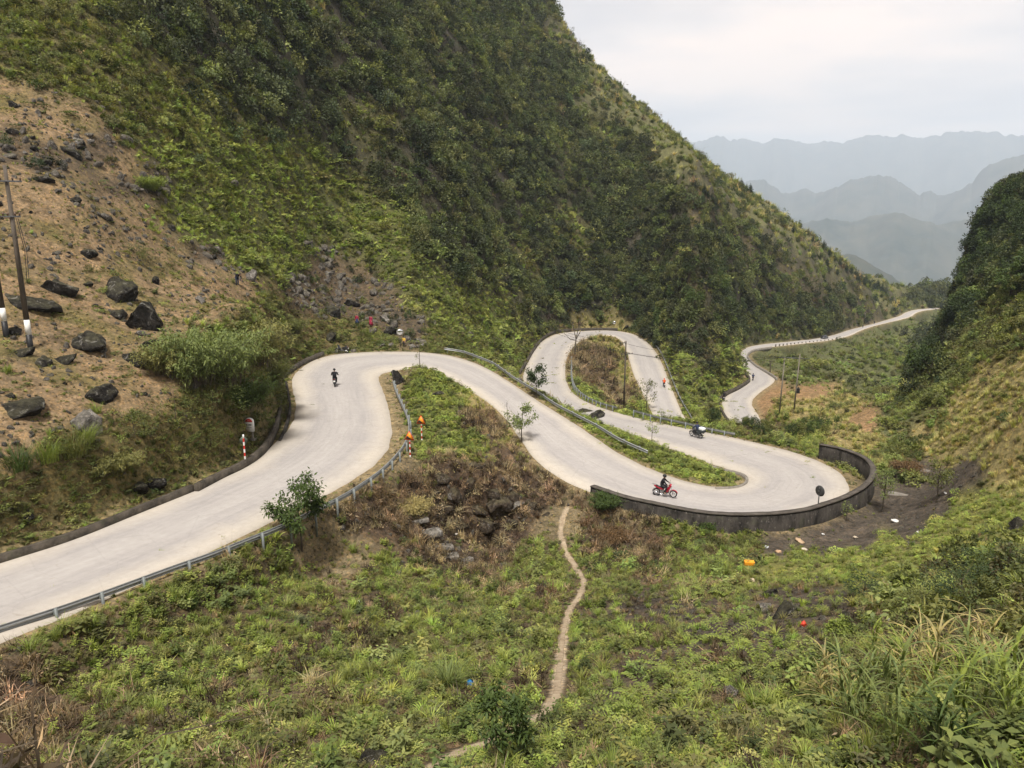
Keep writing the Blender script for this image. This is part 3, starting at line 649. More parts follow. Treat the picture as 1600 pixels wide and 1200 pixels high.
bm = bmesh.new(); bmesh.ops.create_cube(bm, size=1)
for vtx in bm.verts: vtx.co = Vector((vtx.co.x * 40000, vtx.co.y * 30000 + 9000, HAZE_TOP + 150 if vtx.co.z > 0 else -760))
hm = bpy.data.meshes.new('haze'); bm.to_mesh(hm); bm.free()
t = NT('thin_haze')
pv = t.n('VolumePrincipled', i_Color=(.74, .85, .985, 1), i_Density=.0001, i_Anisotropy=.1)
t.t.links.new(pv.outputs[0], t.out.inputs['Volume'])
hm.materials.append(t.m)
tag(link('haze', hm), 'pale blue haze filling the valley air', 'haze', kind='stuff')
SC.view_settings.view_transform = 'Standard'; SC.view_settings.look = 'None'; SC.view_settings.exposure = 1.15; SC.view_settings.gamma = 1
SC.render.engine = 'CYCLES'
cy = SC.cycles
cy.use_denoising = True
try: cy.denoiser = 'OPENIMAGEDENOISE'; cy.denoising_input_passes = 'RGB_ALBEDO_NORMAL'; cy.denoising_prefilter = 'ACCURATE'
except Exception: pass
cy.max_bounces = 6; cy.diffuse_bounces = 2; cy.glossy_bounces = 2; cy.transmission_bounces = 3; cy.volume_bounces = 1; cy.transparent_max_bounces = 6
cy.caustics_reflective = cy.caustics_refractive = False
cy.use_adaptive_sampling = True; cy.adaptive_threshold = .015
# ------------------------------------------------------------------ foliage shapes
def unit(v): return v / np.maximum(np.linalg.norm(v, axis=-1, keepdims=True), 1e-6)
def leaves(C, D, N, L, W, cup=.15):
    """diamond leaves: base C, direction D, face normal N, lengths L, widths W -> V, F"""
    n = len(C); L, W = np.broadcast_to(L, n)[:, None], np.broadcast_to(W, n)[:, None]
    D = unit(D); S = unit(np.cross(D, N)); N2 = np.cross(S, D)
    b, tip = C, C + D * L - N2 * L * cup
    m = C + D * L * .45 + N2 * L * cup * .3
    V = np.stack([b, m + S * W * .5, tip, m - S * W * .5], 1).reshape(-1, 3)
    return V, np.arange(n * 4).reshape(n, 4)
def blades(B, D, H, W, bend, seg=4):
    """arching grass blades from B; D = horizontal lean direction; returns quads"""
    n = len(B); T = np.linspace(0, 1, seg + 1)
    D = unit(D); S = np.stack([-D[:, 1], D[:, 0], 0 * D[:, 0]], 1)
    H, W, bend = (np.broadcast_to(x, n)[:, None] for x in (H, W, bend))
    rows = []
    for t in T:
        up = H * (t - .55 * np.clip(bend, 0, 1.4) * t ** 2.2); out = H * bend * .85 * t ** 1.7
        P = B + D * out + np.array([0, 0, 1.]) * up
        w = W * (1 - t ** 1.6) * .5 + W * .03
        rows.append(P + S * w); rows.append(P - S * w)
    V = np.stack(rows, 1)                                    # n, 2(seg+1), 3
    k = 2 * (seg + 1)
    q = np.array([[2 * i, 2 * i + 1, 2 * i + 3, 2 * i + 2] for i in range(seg)])
    F = (np.arange(n)[:, None, None] * k + q[None]).reshape(-1, 4)
    return V.reshape(-1, 3), F
def tubes(paths, rad, sides=5):
    """list of (points, radii) -> V, F"""
    Vs, Fs, o = [], [], 0
    for P, R in zip(paths, rad):
        P = np.asarray(P, float); n = len(P); R = np.broadcast_to(R, n)
        tg = unit(np.gradient(P, axis=0)); up = np.where(np.abs(tg[:, 2:3]) > .9, np.array([[1., 0, 0]]), np.array([[0, 0, 1.]]))
        A = unit(np.cross(tg, up)); Bv = np.cross(tg, A)
        th = np.arange(sides) * 2 * math.pi / sides
        V = P[:, None] + R[:, None, None] * (np.cos(th)[None, :, None] * A[:, None] + np.sin(th)[None, :, None] * Bv[:, None])
        i, j = np.meshgrid(np.arange(n - 1), np.arange(sides), indexing='ij')
        q = o + i * sides + j; q2 = o + i * sides + (j + 1) % sides
        Vs.append(V.reshape(-1, 3)); Fs.append(np.stack([q, q2, q2 + sides, q + sides], -1).reshape(-1, 4)); o += n * sides
    return np.concatenate(Vs), np.concatenate(Fs)
def join(parts):
    V, F, M, o = [], [], [], 0
    for v, f, m in parts:
        V.append(v); F.append(f + o); M.append(np.full(len(f), m)); o += len(v)
    return np.concatenate(V), np.concatenate(F), np.concatenate(M)
def rdir(rng, n, zmin=-1.0):
    z = rng.uniform(zmin, 1, n); a = rng.uniform(0, 2 * math.pi, n); s = np.sqrt(1 - z * z)
    return np.stack([s * np.cos(a), s * np.sin(a), z], 1)
def crown(rng, nclump, nleaf, size, flat=.8, leaf=.16, asp=.5, lift=.55, hollow=.35):
    """uneven crown of leaf clumps; unit radius about (0,0,lift)"""
    c = rdir(rng, nclump, -.55) * rng.uniform(hollow, 1.0, (nclump, 1)) ** .6 * np.array([1, 1, flat])
    c *= 1 + .35 * np.sin(np.arctan2(c[:, 1], c[:, 0]) * rng.integers(2, 4) + rng.uniform(0, 6))[:, None] * .6
    rc = rng.uniform(.16, .38, nclump)
    k = np.repeat(np.arange(nclump), nleaf)
    off = rdir(rng, len(k)) * rng.uniform(.2, 1, (len(k), 1)) ** .5 * rc[k][:, None]
    C = (c[k] + off) + [0, 0, lift]
    out = unit(off / rc[k][:, None] + c[k] * .6)
    D = unit(out + rdir(rng, len(k)) * .8 + [0, 0, -.1]); N = unit(out * .6 + [0, 0, .7] + rdir(rng, len(k)) * .6)
    Ls = leaf * rng.uniform(.6, 1.3, len(k))
    V, F = leaves(C * size, D, N, Ls * size, Ls * asp * size)
    return V, F
def p_shrub(rng): return crown(rng, 16, 30, 1.0, .85, .20, .6)
def p_bigleaf(rng): return crown(rng, 12, 16, 1.0, .75, .32, .5)
def p_tuft(rng, n=46, w=.05, bend=(.25, .95)):
    a = rng.uniform(0, 2 * math.pi, n); r = rng.uniform(0, .28, n)
    B = np.stack([np.cos(a) * r, np.sin(a) * r, 0 * a - .05], 1); a2 = a + rng.normal(0, .5, n)
    return blades(B, np.stack([np.cos(a2), np.sin(a2), 0 * a], 1), rng.uniform(.55, 1.1, n), w * rng.uniform(.7, 1.3, n), rng.uniform(*bend, n), 3)
def p_weed(rng):
    Vs = []
    ns = rng.integers(4, 8)
    for s in range(ns):
        a = rng.uniform(0, 6.28); lean = rng.uniform(.1, .55); h = rng.uniform(.5, 1.05)
        nl = 12; t = np.linspace(.2, 1, nl) * h
        ax = np.array([math.cos(a) * lean, math.sin(a) * lean, 1.0])
        b0 = np.array([rng.normal(0, .16), rng.normal(0, .16), 0])
        C = b0 + t[:, None] * ax
        la = np.arange(nl) * 2.4 + a
        D = np.stack([np.cos(la), np.sin(la), rng.uniform(-.2, .5, nl)], 1)
        L = .36 * (1.05 - .5 * t / h) * rng.uniform(.7, 1.2, nl)
        v, f = leaves(C, D, np.tile([0, 0, 1.], (nl, 1)) + rdir(rng, nl) * .35, L, L * .48)
        Vs.append((v, f, 0))
        v, f = blades(b0[None], np.array([[math.cos(a), math.sin(a), 0]]), h * .98, .025, lean * 1.1, 2); Vs.append((v, f, 0))
    V, F, _ = join(Vs); return V, F
def p_mat(rng):
    n = 120; r = np.sqrt(rng.uniform(0, 1, n)); a = rng.uniform(0, 6.28, n)
    C = np.stack([r * np.cos(a), r * np.sin(a), .30 * (1 - r ** 2) * rng.uniform(.3, 1.2, n) + .02], 1)
    D = np.stack([np.cos(a * 3 + r * 9), np.sin(a * 3 + r * 9), rng.uniform(-.1, .6, n)], 1)
    L = rng.uniform(.14, .3, n); return leaves(C, D, np.tile([0, 0, 1.], (n, 1)) + rdir(rng, n) * .5, L, L * .65)
def p_frond(rng):
    """drooping pinnate fronds, fern-like"""
    P = []
    for k in range(rng.integers(6, 10)):
        a = rng.uniform(0, 6.28); h = rng.uniform(.6, 1.1); b = rng.uniform(.5, 1.1)
        t = np.linspace(.12, 1, 11); ax = np.array([math.cos(a), math.sin(a), 0])
        C = ax * (h * b * .9 * t ** 1.5)[:, None] + np.array([0, 0, 1]) * (h * (t - .6 * min(b, 1.2) * t ** 2.2))[:, None]
        S = np.array([-ax[1], ax[0], 0])
        for sgn in (1, -1):
            L = .26 * (1.1 - t) + .06
            P.append((*leaves(C, S * sgn + ax * .5 + np.array([0, 0, -.15]) + rdir(rng, 11) * .12, np.tile([0, 0, 1.], (11, 1)) + ax * .3, L, L * .36), 0))
    V, F, _ = join(P); return V, F
def p_dry(rng):
    n = 26; a = rng.uniform(0, 6.28, n); r = rng.uniform(0, .35, n)
    B = np.stack([np.cos(a) * r, np.sin(a) * r, 0 * a], 1); a2 = rng.uniform(0, 6.28, n)
    P = [(*blades(B, np.stack([np.cos(a2), np.sin(a2), 0 * a], 1), rng.uniform(.5, 1.1, n), .035, rng.uniform(.05, 1.3, n), 3), 0)]
    n = 26; C = rdir(rng, n, 0) * rng.uniform(.1, .8, (n, 1)) * [1, 1, .6]; L = rng.uniform(.12, .3, n)
    P.append((*leaves(C, rdir(rng, n), rdir(rng, n), L, L * .3), 0))
    V, F, _ = join(P); return V, F
def ico(sub):
    bm = bmesh.new(); bmesh.ops.create_icosphere(bm, subdivisions=sub, radius=1)
    bm.verts.ensure_lookup_table()
    V = np.array([v.co[:] for v in bm.verts]); F = np.array([[v.index for v in f.verts] for f in bm.faces]); bm.free(); return V, F
def rock_shape(rng, sub=3, cuts=9, flat=.75, rough=.09):
    """boulder: a ball chopped by random planes, then weathered"""
    V, F = ico(sub)
    for _ in range(cuts):
        n = rdir(rng, 1)[0]; d = rng.uniform(.36, .80)
        s = V @ n - d; V = np.where(s[:, None] > 0, V - n * (s * .92)[:, None], V)
    o = rng.uniform(0, 50)
    nz = fbm(V[:, 0] * 1.6 + o + V[:, 2] * .8, V[:, 1] * 1.6 - V[:, 2] * 1.3 + o, 4)
    n3 = np.floor(fbm(V[:, 0] * 3.1 + o, V[:, 1] * 3.1 + V[:, 2] * 2.3, 3) * 5) / 5      # stepped, broken faces
    V = V * (1.25 + rough * 2.2 * nz + rough * 1.6 * n3)[:, None]
    return V * [1, rng.uniform(.7, 1.0), flat * rng.uniform(.8, 1.15)], F

# ------------------------------------------------------------------ leaf material: the tint comes with each copy
def leaf_material(name, tint=None, rough=.6):
    t = NT(name)
    if tint is None: base = t.n('Attribute', attribute_type='INSTANCER', attribute_name='tint').outputs['Color']
    else:
        base = t.n('RGB').outputs[0]; base.default_value = (*tint, 1)
    lv = t.n('Attribute', attribute_name='lv').outputs['Fac']
    c = t.mixc(lv, t.mixc(1.0, base, (.70, .74, .75), 'MULTIPLY'), t.mixc(1.0, base, (1.38, 1.28, 1.05), 'MULTIPLY'))
    d = t.n('BsdfPrincipled', i_Roughness=rough); t.t.links.new(c, d.inputs['Base Color']); d.inputs['Specular IOR Level'].default_value = .25
    tr = t.n('BsdfTranslucent'); t.t.links.new(t.mixc(1.0, c, (1.1, 1.15, .6), 'MULTIPLY'), tr.inputs[0])
    mx = t.n('MixShader', i_0=.28); t.t.links.new(d.outputs[0], mx.inputs[1]); t.t.links.new(tr.outputs[0], mx.inputs[2])
    t.t.links.new(mx.outputs[0], t.out.inputs[0]); return t.m
M_LEAF = leaf_material('leaf')
def rock_mat(name, dark, pale, instanced=False, moss=.25, white=.5):
    t = NT(name); v = t.objc(); nrm = t.n('NewGeometry').outputs['Normal']; up = t.n('SeparateXYZ', i_0=nrm).outputs[2]
    n1, n2, n3 = t.noise(1.3, 8, .7, v), t.noise(5, 8, .7, v), t.noise(2.2, 6, .65, v, 1.0)
    c = t.mixc(t.ramp(n1, [(.35, (0,) * 3), (.7, (1,) * 3)]), dark, pale)
    c = t.mixc(t.ramp(n2, [(.45, (0,) * 3), (.62, (1,) * 3)]), t.mixc(1.0, c, (.5, .5, .5), 'MULTIPLY'), c)
    c = t.mixc(t.math('MULTIPLY', t.ramp(n3, [(.58, (0,) * 3), (.66, (1,) * 3)]), white), c, (.34, .325, .30))
    c = t.mixc(t.math('MULTIPLY', t.ramp(t.math('ADD', t.math('MULTIPLY', up, .35), n1), [(.62, (0,) * 3), (.85, (1,) * 3)]), moss), c, (.10, .095, .04))
    return t.done(c, .9, 0, t.bump(t.math('ADD', n2, t.math('MULTIPLY', n1, .6)), .9, .12), .2)
M_ROCK = rock_mat('dark_limestone', (.010, .009, .008), (.055, .049, .042), white=.4)
M_ROCKP = rock_mat('pale_limestone', (.10, .09, .08), (.33, .30, .26), white=.8, moss=.1)
M_STONE = rock_mat('loose_stone', (.05, .045, .04), (.24, .21, .175), white=.6)

# ------------------------------------------------------------------ uncountable cover: copies of a few plants set by a node group
PROTO = {}
def protos(name, fn, n, mat, seed):
    c = bpy.data.collections.new(name)
    for k in range(n):
        rng = np.random.default_rng(seed + k); V, F = fn(rng)[:2]
        me = mesh_np(f'{name}_{k:02d}', V, F, [mat], smooth=False)
        set_attr(me, 'lv', 'FLOAT', 'FACE', np.clip(np.repeat(rng.normal(.45, .3, len(F) // 1), 1), 0, 1))
        c.objects.link(bpy.data.objects.new(f'{name}_{k:02d}', me))
    PROTO[name] = (c, n)
protos('shrub', p_shrub, 5, M_LEAF, 100); protos('bigleaf', p_bigleaf, 4, M_LEAF, 200); protos('tuft', p_tuft, 5, M_LEAF, 300)
protos('weed', p_weed, 5, M_LEAF, 400); protos('mat', p_mat, 4, M_LEAF, 500); protos('frond', p_frond, 4, M_LEAF, 600); protos('dry', p_dry, 5, M_LEAF, 700)
protos('stone', lambda rng: rock_shape(rng, 2, 7), 6, M_STONE, 800)
def gn_group(coll):
    g = bpy.data.node_groups.new('set_out_' + coll.name, 'GeometryNodeTree')
    g.interface.new_socket('Geometry', in_out='INPUT', socket_type='NodeSocketGeometry'); g.interface.new_socket('Geometry', in_out='OUTPUT', socket_type='NodeSocketGeometry')
    N = g.nodes.new
    gi, go, iop, ci = N('NodeGroupInput'), N('NodeGroupOutput'), N('GeometryNodeInstanceOnPoints'), N('GeometryNodeCollectionInfo')
    ci.inputs['Collection'].default_value = coll; ci.inputs['Separate Children'].default_value = True; ci.inputs['Reset Children'].default_value = True
    def na(nm, ty):
        a = N('GeometryNodeInputNamedAttribute'); a.data_type = ty; a.inputs['Name'].default_value = nm; return a.outputs['Attribute']
    L = g.links.new
    L(gi.outputs[0], iop.inputs['Points']); L(ci.outputs[0], iop.inputs['Instance']); iop.inputs['Pick Instance'].default_value = True
    L(na('idx', 'INT'), iop.inputs['Instance Index'])
    er = N('FunctionNodeEulerToRotation'); L(na('rot', 'FLOAT_VECTOR'), er.inputs[0]); L(er.outputs[0], iop.inputs['Rotation'])
    L(na('scl', 'FLOAT_VECTOR'), iop.inputs['Scale']); L(iop.outputs[0], go.inputs[0])
    return g
def set_out(name, proto, P, rot, scl, tint, label, cat):
    coll, n = PROTO[proto]
    me = bpy.data.meshes.new(name); me.vertices.add(len(P)); me.vertices.foreach_set('co', np.asarray(P, np.float32).ravel())
    set_attr(me, 'idx', 'INT', 'POINT', RNG.integers(0, n, len(P))); set_attr(me, 'rot', 'FLOAT_VECTOR', 'POINT', rot)
    set_attr(me, 'scl', 'FLOAT_VECTOR', 'POINT', scl); set_attr(me, 'tint', 'FLOAT_COLOR', 'POINT', tint)
    o = tag(link(name, me), label, cat, kind='stuff')
    o.modifiers.new('set_out', 'NODES').node_group = gn_group(coll)
    print('STUFF', name, len(P)); return o
# which cells of the ground can be seen from about here (with room for a step aside)
_te = ZT / GR; _rm = np.maximum.accumulate(_te, axis=1)
SEEN = (ZT + 2.0 + .012 * GR) / GR >= _rm
SEEN &= (PX > -260) & (PX < 1860) & (PY < 1420) & (PY > -260)
CELL_A = (GR ** 2) * (AZ[1] - AZ[0]) * (LR[1] - LR[0])
_gz = np.gradient(ZT, axis=1) / (GR * (LR[1] - LR[0])); _ga = np.gradient(ZT, axis=0) / (GR * (AZ[1] - AZ[0]))
SLOPE = np.sqrt(1 + np.minimum(_gz ** 2 + _ga ** 2, 9))
def grow(name, proto, spec, label, cat, lod=60, rmax=760, rmin=0, clear=.5, tilt=.12, zscale=(.8, 1.25), patch=None, sink=.0):
    """spec: cover -> (plants per m2, (size lo, hi), [tints])"""
    lo = np.maximum(1, GR / lod)
    dens = np.zeros((NA, NR), np.float32)
    for k, (rho, sz, tn) in spec.items(): dens += CW[..., KEYS.index(k)] * rho
    if patch: dens *= np.clip(1 + patch[1] * fbm(GX / patch[0] + len(name) * 3.7, GY / patch[0], 4) * 4.5, 0, 3.2)
    dens *= (1 - ROCKY * .25) * SEEN * (GR < rmax) * (GR > rmin) * (rd2 > clear) * (pdist > .2) * (wd > .45)
    ex = dens * CELL_A * SLOPE / lo ** 2
    cnt = RNG.poisson(ex)
    I, J = np.nonzero(cnt); I, J = np.repeat(I, cnt[I, J]), np.repeat(J, cnt[I, J])
    a = AZ[I] + (RNG.random(len(I)) - .5) * (AZ[1] - AZ[0]); l = LR[J] + (RNG.random(len(I)) - .5) * (LR[1] - LR[0])
    r = np.exp(l); x, y = r * np.sin(a), r * np.cos(a)
    rr, pp = raster(RD, x, y), path_dist(x, y) * np.where(r < 30, .8, 1)
    ok = (rr > clear) & (pp > .2); I, J, x, y, r, rr, pp = I[ok], J[ok], x[ok], y[ok], r[ok], rr[ok], pp[ok]
    W = CW[I, J].copy()
    for i, k in enumerate(KEYS): W[:, i] *= spec[k][0] if k in spec else 0
    W /= W.sum(1, keepdims=True); kk = np.minimum((W.cumsum(1) < RNG.random((len(W), 1))).sum(1), len(KEYS) - 1)
    size, tint = np.zeros(len(I)), np.zeros((len(I), 3))
    drift = np.clip(fbm(x / 6 + 31, y / 6, 3) * 1.3 + .5, 0, .999)
    for i, k in enumerate(KEYS):
        m = kk == i
        if k not in spec or not m.any(): continue
        s, tn = spec[k][1], np.array(spec[k][2])
        size[m] = s[0] + (s[1] - s[0]) * RNG.random(m.sum()) ** 1.6
        u = np.clip(drift[m] * .65 + RNG.random(m.sum()) * .35, 0, .999) * len(tn)
        tint[m] = tn[u.astype(int)]
    size *= np.maximum(1, r / lod)
    size *= np.clip(.35 + rr * .5, .35, 1)                      # plants stay low beside the carriageway
    fr_, lv_ = far_road(x, y); size *= np.where(ground(x, y) < lv_ + .6, np.clip(fr_ / 11, .18, 1), 1); size *= np.clip(.35 + pp * .9, .4, 1)
    tint *= RNG.uniform(.55, 1.45, (len(I), 1)) * (1 + RNG.normal(0, .05, (len(I), 3)))
    P = np.stack([x, y, ground(x, y) - sink * size], 1)
    rot = np.stack([RNG.normal(0, tilt, len(I)), RNG.normal(0, tilt, len(I)), RNG.uniform(0, 6.283, len(I))], 1)
    scl = size[:, None] * np.stack([RNG.uniform(.85, 1.2, len(I)), RNG.uniform(.85, 1.2, len(I)), RNG.uniform(*zscale, len(I))], 1)
    return set_out(name, proto, P, rot, scl, tint, label, cat)
dk = [(.032,.044,.024),(.056,.070,.036),(.080,.100,.048),(.044,.056,.026),(.10,.12,.046),(.052,.062,.032),(.12,.135,.052),(.034,.050,.026),(.155,.175,.062)]
ol = [(.088,.112,.038),(.125,.15,.046),(.155,.178,.056),(.115,.112,.05),(.20,.215,.075)]
gr = [(.095,.118,.038),(.135,.168,.050),(.185,.222,.062),(.125,.122,.052),(.235,.26,.080)]
gG = [(.17,.215,.06),(.24,.30,.075),(.30,.355,.095),(.20,.21,.07),(.34,.38,.12)]
br = [(.16,.20,.045),(.205,.25,.058),(.25,.285,.072),(.18,.20,.065)]
yl = [(.28,.26,.10),(.36,.325,.13),(.31,.31,.10),(.43,.375,.18),(.23,.24,.08)]
bn = [(.11,.075,.048),(.18,.13,.08),(.27,.205,.13),(.07,.05,.035),(.38,.30,.19)]
grow('mountain_scrub', 'shrub', {'F': (.36, (.5, 2.4), dk), 'M': (.16, (.6, 1.8), dk + ol), 'U': (.22, (.4, 1.1), ol + gr[:2]), 'H': (.05, (.5, 1.3), dk[3:] + ol), 'T': (.6, (.9, 2.2), dk),
   'G': (.02, (.4, 1.0), ol + dk), 'K': (.10, (.3, .7), ol), 'R': (.12, (.3, .8), ol + dk), 'V': (.02, (.5, 1.3), dk + gr), 'Y': (.016, (.3, .9), ol), 'S': (.008, (.2, .5), ol)},
   'dense dark green scrub covering the mountain flanks', 'scrub', lod=230, rmin=17, tilt=.2, clear=1.3, patch=(14, .5), sink=.12)
grow('leafy_scrub', 'bigleaf', {'F': (.18, (.6, 1.9), dk[4:] + ol), 'M': (.05, (.5, 1.1), ol), 'U': (.22, (.35, .9), ol + gr), 'T': (.2, (.7, 1.6), dk[2:] + ol[:2]), 'G': (.03, (.3, .8), gr), 'V': (.05, (.5, 1.0), gr), 'W': (.10, (.25, .55), gr + ol), 'L': (.12, (.2, .45), br), 'K': (.15, (.2, .5), ol)},
   'lighter broad-leaved bushes mixed through the dark scrub', 'scrub', lod=230, rmin=17, tilt=.25, clear=1.1, patch=(9, .6), sink=.1)
grow('fern_slope', 'frond', {'G': (1.9, (.35, 1.0), gG), 'V': (.9, (.4, .9), gr), 'U': (.9, (.3, .9), gG + ol), 'K': (2.6, (.2, .6), ol + gr[:2]), 'M': (.4, (.4, .8), gr + ol), 'W': (1.3, (.2, .6), gr), 'F': (.08, (.5, 1.0), ol), 'L': (.8, (.2, .4), br), 'R': (.4, (.25, .6), ol), 'S': (.05, (.2, .4), gr)},
   'pale green ferns and arching weeds on the lower slope', 'ferns', lod=120, tilt=.25, clear=.7, patch=(7, .5))
grow('grass', 'tuft', {'Y': (4.2, (.25, .75), yl), 'E': (6.0, (.15, .42), yl[1:3] + br + br), 'H': (1.1, (.4, 1.0), yl + gr), 'G': (1.4, (.3, .9), gG + yl[:1]), 'W': (3.2, (.18, .7), gr + br + yl[:2]), 'S': (2.0, (.10, .30), yl + gr + bn[1:3]), 'U': (1.3, (.4, 1.0), gG + yl[:3]),
   'V': (1.0, (.4, .9), gr), 'D': (1.4, (.1, .3), yl), 'K': (2.2, (.12, .45), ol + gr), 'L': (2.6, (.15, .4), br + gr), 'R': (.6, (.15, .4), yl), 'O': (.15, (.15, .3), yl), 'M': (.5, (.3, .7), yl + gr), 'B': (.8, (.25, .6), yl + bn), 'C': (.35, (.1, .3), gr), 'A': (1.0, (.15, .45), gr + yl[:1])},
   'grass tufts, green by the road and straw coloured uphill', 'grass', lod=95, tilt=.2, clear=.3, patch=(4, .7))
grow('weeds', 'weed', {'W': (5.2, (.14, .5), gr + br + ol[1:]), 'L': (9.0, (.14, .40), br + gr), 'E': (1.2, (.1, .25), br), 'U': (1.6, (.2, .7), ol + gr), 'K': (3.0, (.1, .35), ol + gr), 'A': (2.2, (.12, .4), gr), 'B': (.6, (.15, .35), ol), 'S': (.25, (.1, .25), gr), 'G': (.7, (.3, .7), gr), 'Y': (.4, (.2, .5), gr), 'D': (.8, (.1, .2), gr)},
   'knee-high leafy weeds crowding the foreground slope', 'weeds', lod=42, rmax=240, tilt=.2, clear=.5, patch=(3.2, .9))
grow('ground_cover', 'mat', {'W': (3.0, (.18, .5), gr + br[:1] + ol), 'L': (6.0, (.2, .5), br), 'E': (3.0, (.15, .4), br + yl[2:3]), 'K': (8.0, (.15, .4), ol + gr[:2]), 'G': (1.0, (.3, .7), gr), 'A': (.8, (.15, .35), gr), 'U': (1.0, (.3, .6), ol), 'S': (1.1, (.12, .35), yl[3:] + ol + gr), 'D': (.8, (.1, .25), gr), 'V': (.5, (.4, .8), gr)},
   'low creeping ground cover between the weeds', 'ground cover', lod=42, rmax=260, tilt=.15, clear=.3, patch=(2.8, .8))
grow('bright_tufts', 'tuft', {'W': (.55, (.28, .75), [(.20,.27,.05),(.26,.33,.075),(.23,.28,.07)]), 'K': (.25, (.25, .5), [(.20,.26,.05)]), 'L': (.4, (.2, .4), [(.22,.30,.055)]), 'A': (.4, (.25, .5), [(.2,.26,.05)]), 'E': (.4, (.2, .4), [(.26,.33,.07)]), 'D': (.4, (.2, .45), [(.2,.26,.05)]), 'S': (.03, (.2, .4), [(.2,.25,.06)])},
   'bright green grass tufts standing out of the duller weeds', 'grass', lod=60, rmax=220, tilt=.15, clear=.6, patch=(2.2, .9))
grow('tall_weeds', 'weed', {'W': (.35, (.55, 1.0), ol + gr), 'U': (.25, (.5, 1.0), ol + gr), 'K': (.10, (.4, .8), ol), 'E': (.08, (.4, .7), ol), 'L': (.12, (.4, .7), gr), 'Y': (.06, (.5, .9), ol)},
   'waist-high dark leafy weeds rising here and there', 'weeds', lod=70, rmax=200, tilt=.2, clear=1.4, patch=(3.6, 1.0))
grow('dry_brush', 'dry', {'B': (8.0, (.25, 1.0), bn + [(.05,.035,.025),(.45,.36,.23)]), 'W': (2.4, (.2, .55), bn), 'D': (1.2, (.15, .35), bn), 'S': (.5, (.10, .28), bn[1:]), 'R': (.5, (.2, .5), bn), 'Y': (.5, (.25, .6), bn[2:]), 'A': (2.0, (.15, .5), bn), 'H': (.12, (.4, .9), bn[1:]), 'M': (.1, (.3, .6), bn), 'F': (.03, (.5, 1.1), bn[1:]), 'K': (.6, (.15, .4), bn), 'U': (.2, (.3, .7), bn[1:]), 'E': (.4, (.1, .3), bn[1:])},
   'brown dead stems and burnt brush on the banks', 'dry brush', lod=60, tilt=.3, clear=.5, patch=(4, .8))
grow('loose_stones', 'stone', {'S': (1.5, (.04, .24), [(1, 1, 1)]), 'R': (2.2, (.06, .42), [(1, 1, 1)]), 'A': (2.2, (.03, .16), [(1, 1, 1)]), 'B': (.9, (.03, .24), [(1, 1, 1)]), 'C': (.8, (.03, .16), [(1, 1, 1)]), 'D': (2.5, (.02, .10), [(1, 1, 1)]), 'W': (.2, (.03, .12), [(1, 1, 1)]), 'K': (.2, (.04, .16), [(1, 1, 1)])},
   'loose grey stones strewn over bare ground', 'stones', lod=60, rmax=300, tilt=1.0, clear=.5, patch=(5, 1.0))
# ------------------------------------------------------------------ small modelling helpers
def box(sx, sy, sz, c=(0, 0, 0), bev=.0):
    bm = bmesh.new(); bmesh.ops.create_cube(bm, size=1)
    for v in bm.verts: v.co = Vector((v.co.x * sx + c[0], v.co.y * sy + c[1], v.co.z * sz + c[2]))
    if bev: bmesh.ops.bevel(bm, geom=bm.edges[:], offset=bev, segments=2, affect='EDGES', profile=.7)
    return bm_np(bm)
def bm_np(bm):
    bmesh.ops.triangulate(bm, faces=[f for f in bm.faces if len(f.verts) > 4])
    bm.verts.ensure_lookup_table(); bm.verts.index_update()
    V = np.array([v.co[:] for v in bm.verts]); F = [[v.index for v in f.verts] for f in bm.faces]; bm.free()
    F = np.array([f if len(f) == 4 else f + [f[-1]] for f in F]); return V, F
def to_mesh(name, V, F, mats, midx=None, smooth=False):
    """F rows of 4 where a repeated last index is a triangle"""
    F = np.asarray(F)
    if F.shape[1] == 3: return mesh_np(name, V, F, mats, midx, smooth)
    tri = F[:, 3] == F[:, 2]
    if midx is not None: midx = np.concatenate([np.asarray(midx)[~tri], np.asarray(midx)[tri]])
    return mesh_np(name, V, [F[~tri], F[tri][:, :3]], mats, midx, smooth)
def join4(*parts):
    V, F, o = [], [], 0
    for v, f in parts:
        f = np.asarray(f)
        if f.shape[1] == 3: f = np.concatenate([f, f[:, 2:3]], 1)
        V.append(np.asarray(v, float)); F.append(f + o); o += len(v)
    return np.concatenate(V), np.concatenate(F)
def part(name, VF, mat, parent, smooth=False, label=None):
    o = link(name, to_mesh(name, VF[0], VF[1], [mat], None, smooth), parent)
    if label: o['label'] = label
    return o
def cyl(p, q, r0, r1=None, sides=10, caps=True):
    p, q = np.asarray(p, float), np.asarray(q, float); r1 = r0 if r1 is None else r1
    V, F = tubes([[p, q]], [[r0, r1]], sides)
    if caps:
        V = np.concatenate([V, [p, q]]); n = len(V); i = np.arange(sides); j = (i + 1) % sides
        F = np.concatenate([F, np.stack([j, i, 0 * i + n - 2, 0 * i + n - 2], 1), np.stack([i + sides, j + sides, 0 * i + n - 1, 0 * i + n - 1], 1)])
    return V, F
def tube(P, r, sides=7): return tubes([np.asarray(P, float)], [r], sides)
def torus(c, R, r, axis='y', seg=26, sides=8):
    a = np.linspace(0, 2 * math.pi, seg, endpoint=False); b = np.linspace(0, 2 * math.pi, sides, endpoint=False)
    A, B = np.meshgrid(a, b, indexing='ij'); X, Z, Y = (R + r * np.cos(B)) * np.cos(A), (R + r * np.cos(B)) * np.sin(A), r * np.sin(B)
    i, j = np.meshgrid(np.arange(seg), np.arange(sides), indexing='ij'); i2, j2 = (i + 1) % seg, (j + 1) % sides
    F = np.stack([i * sides + j, i2 * sides + j, i2 * sides + j2, i * sides + j2], -1).reshape(-1, 4)
    return np.stack([X, Y, Z], -1).reshape(-1, 3) + np.array(c), F
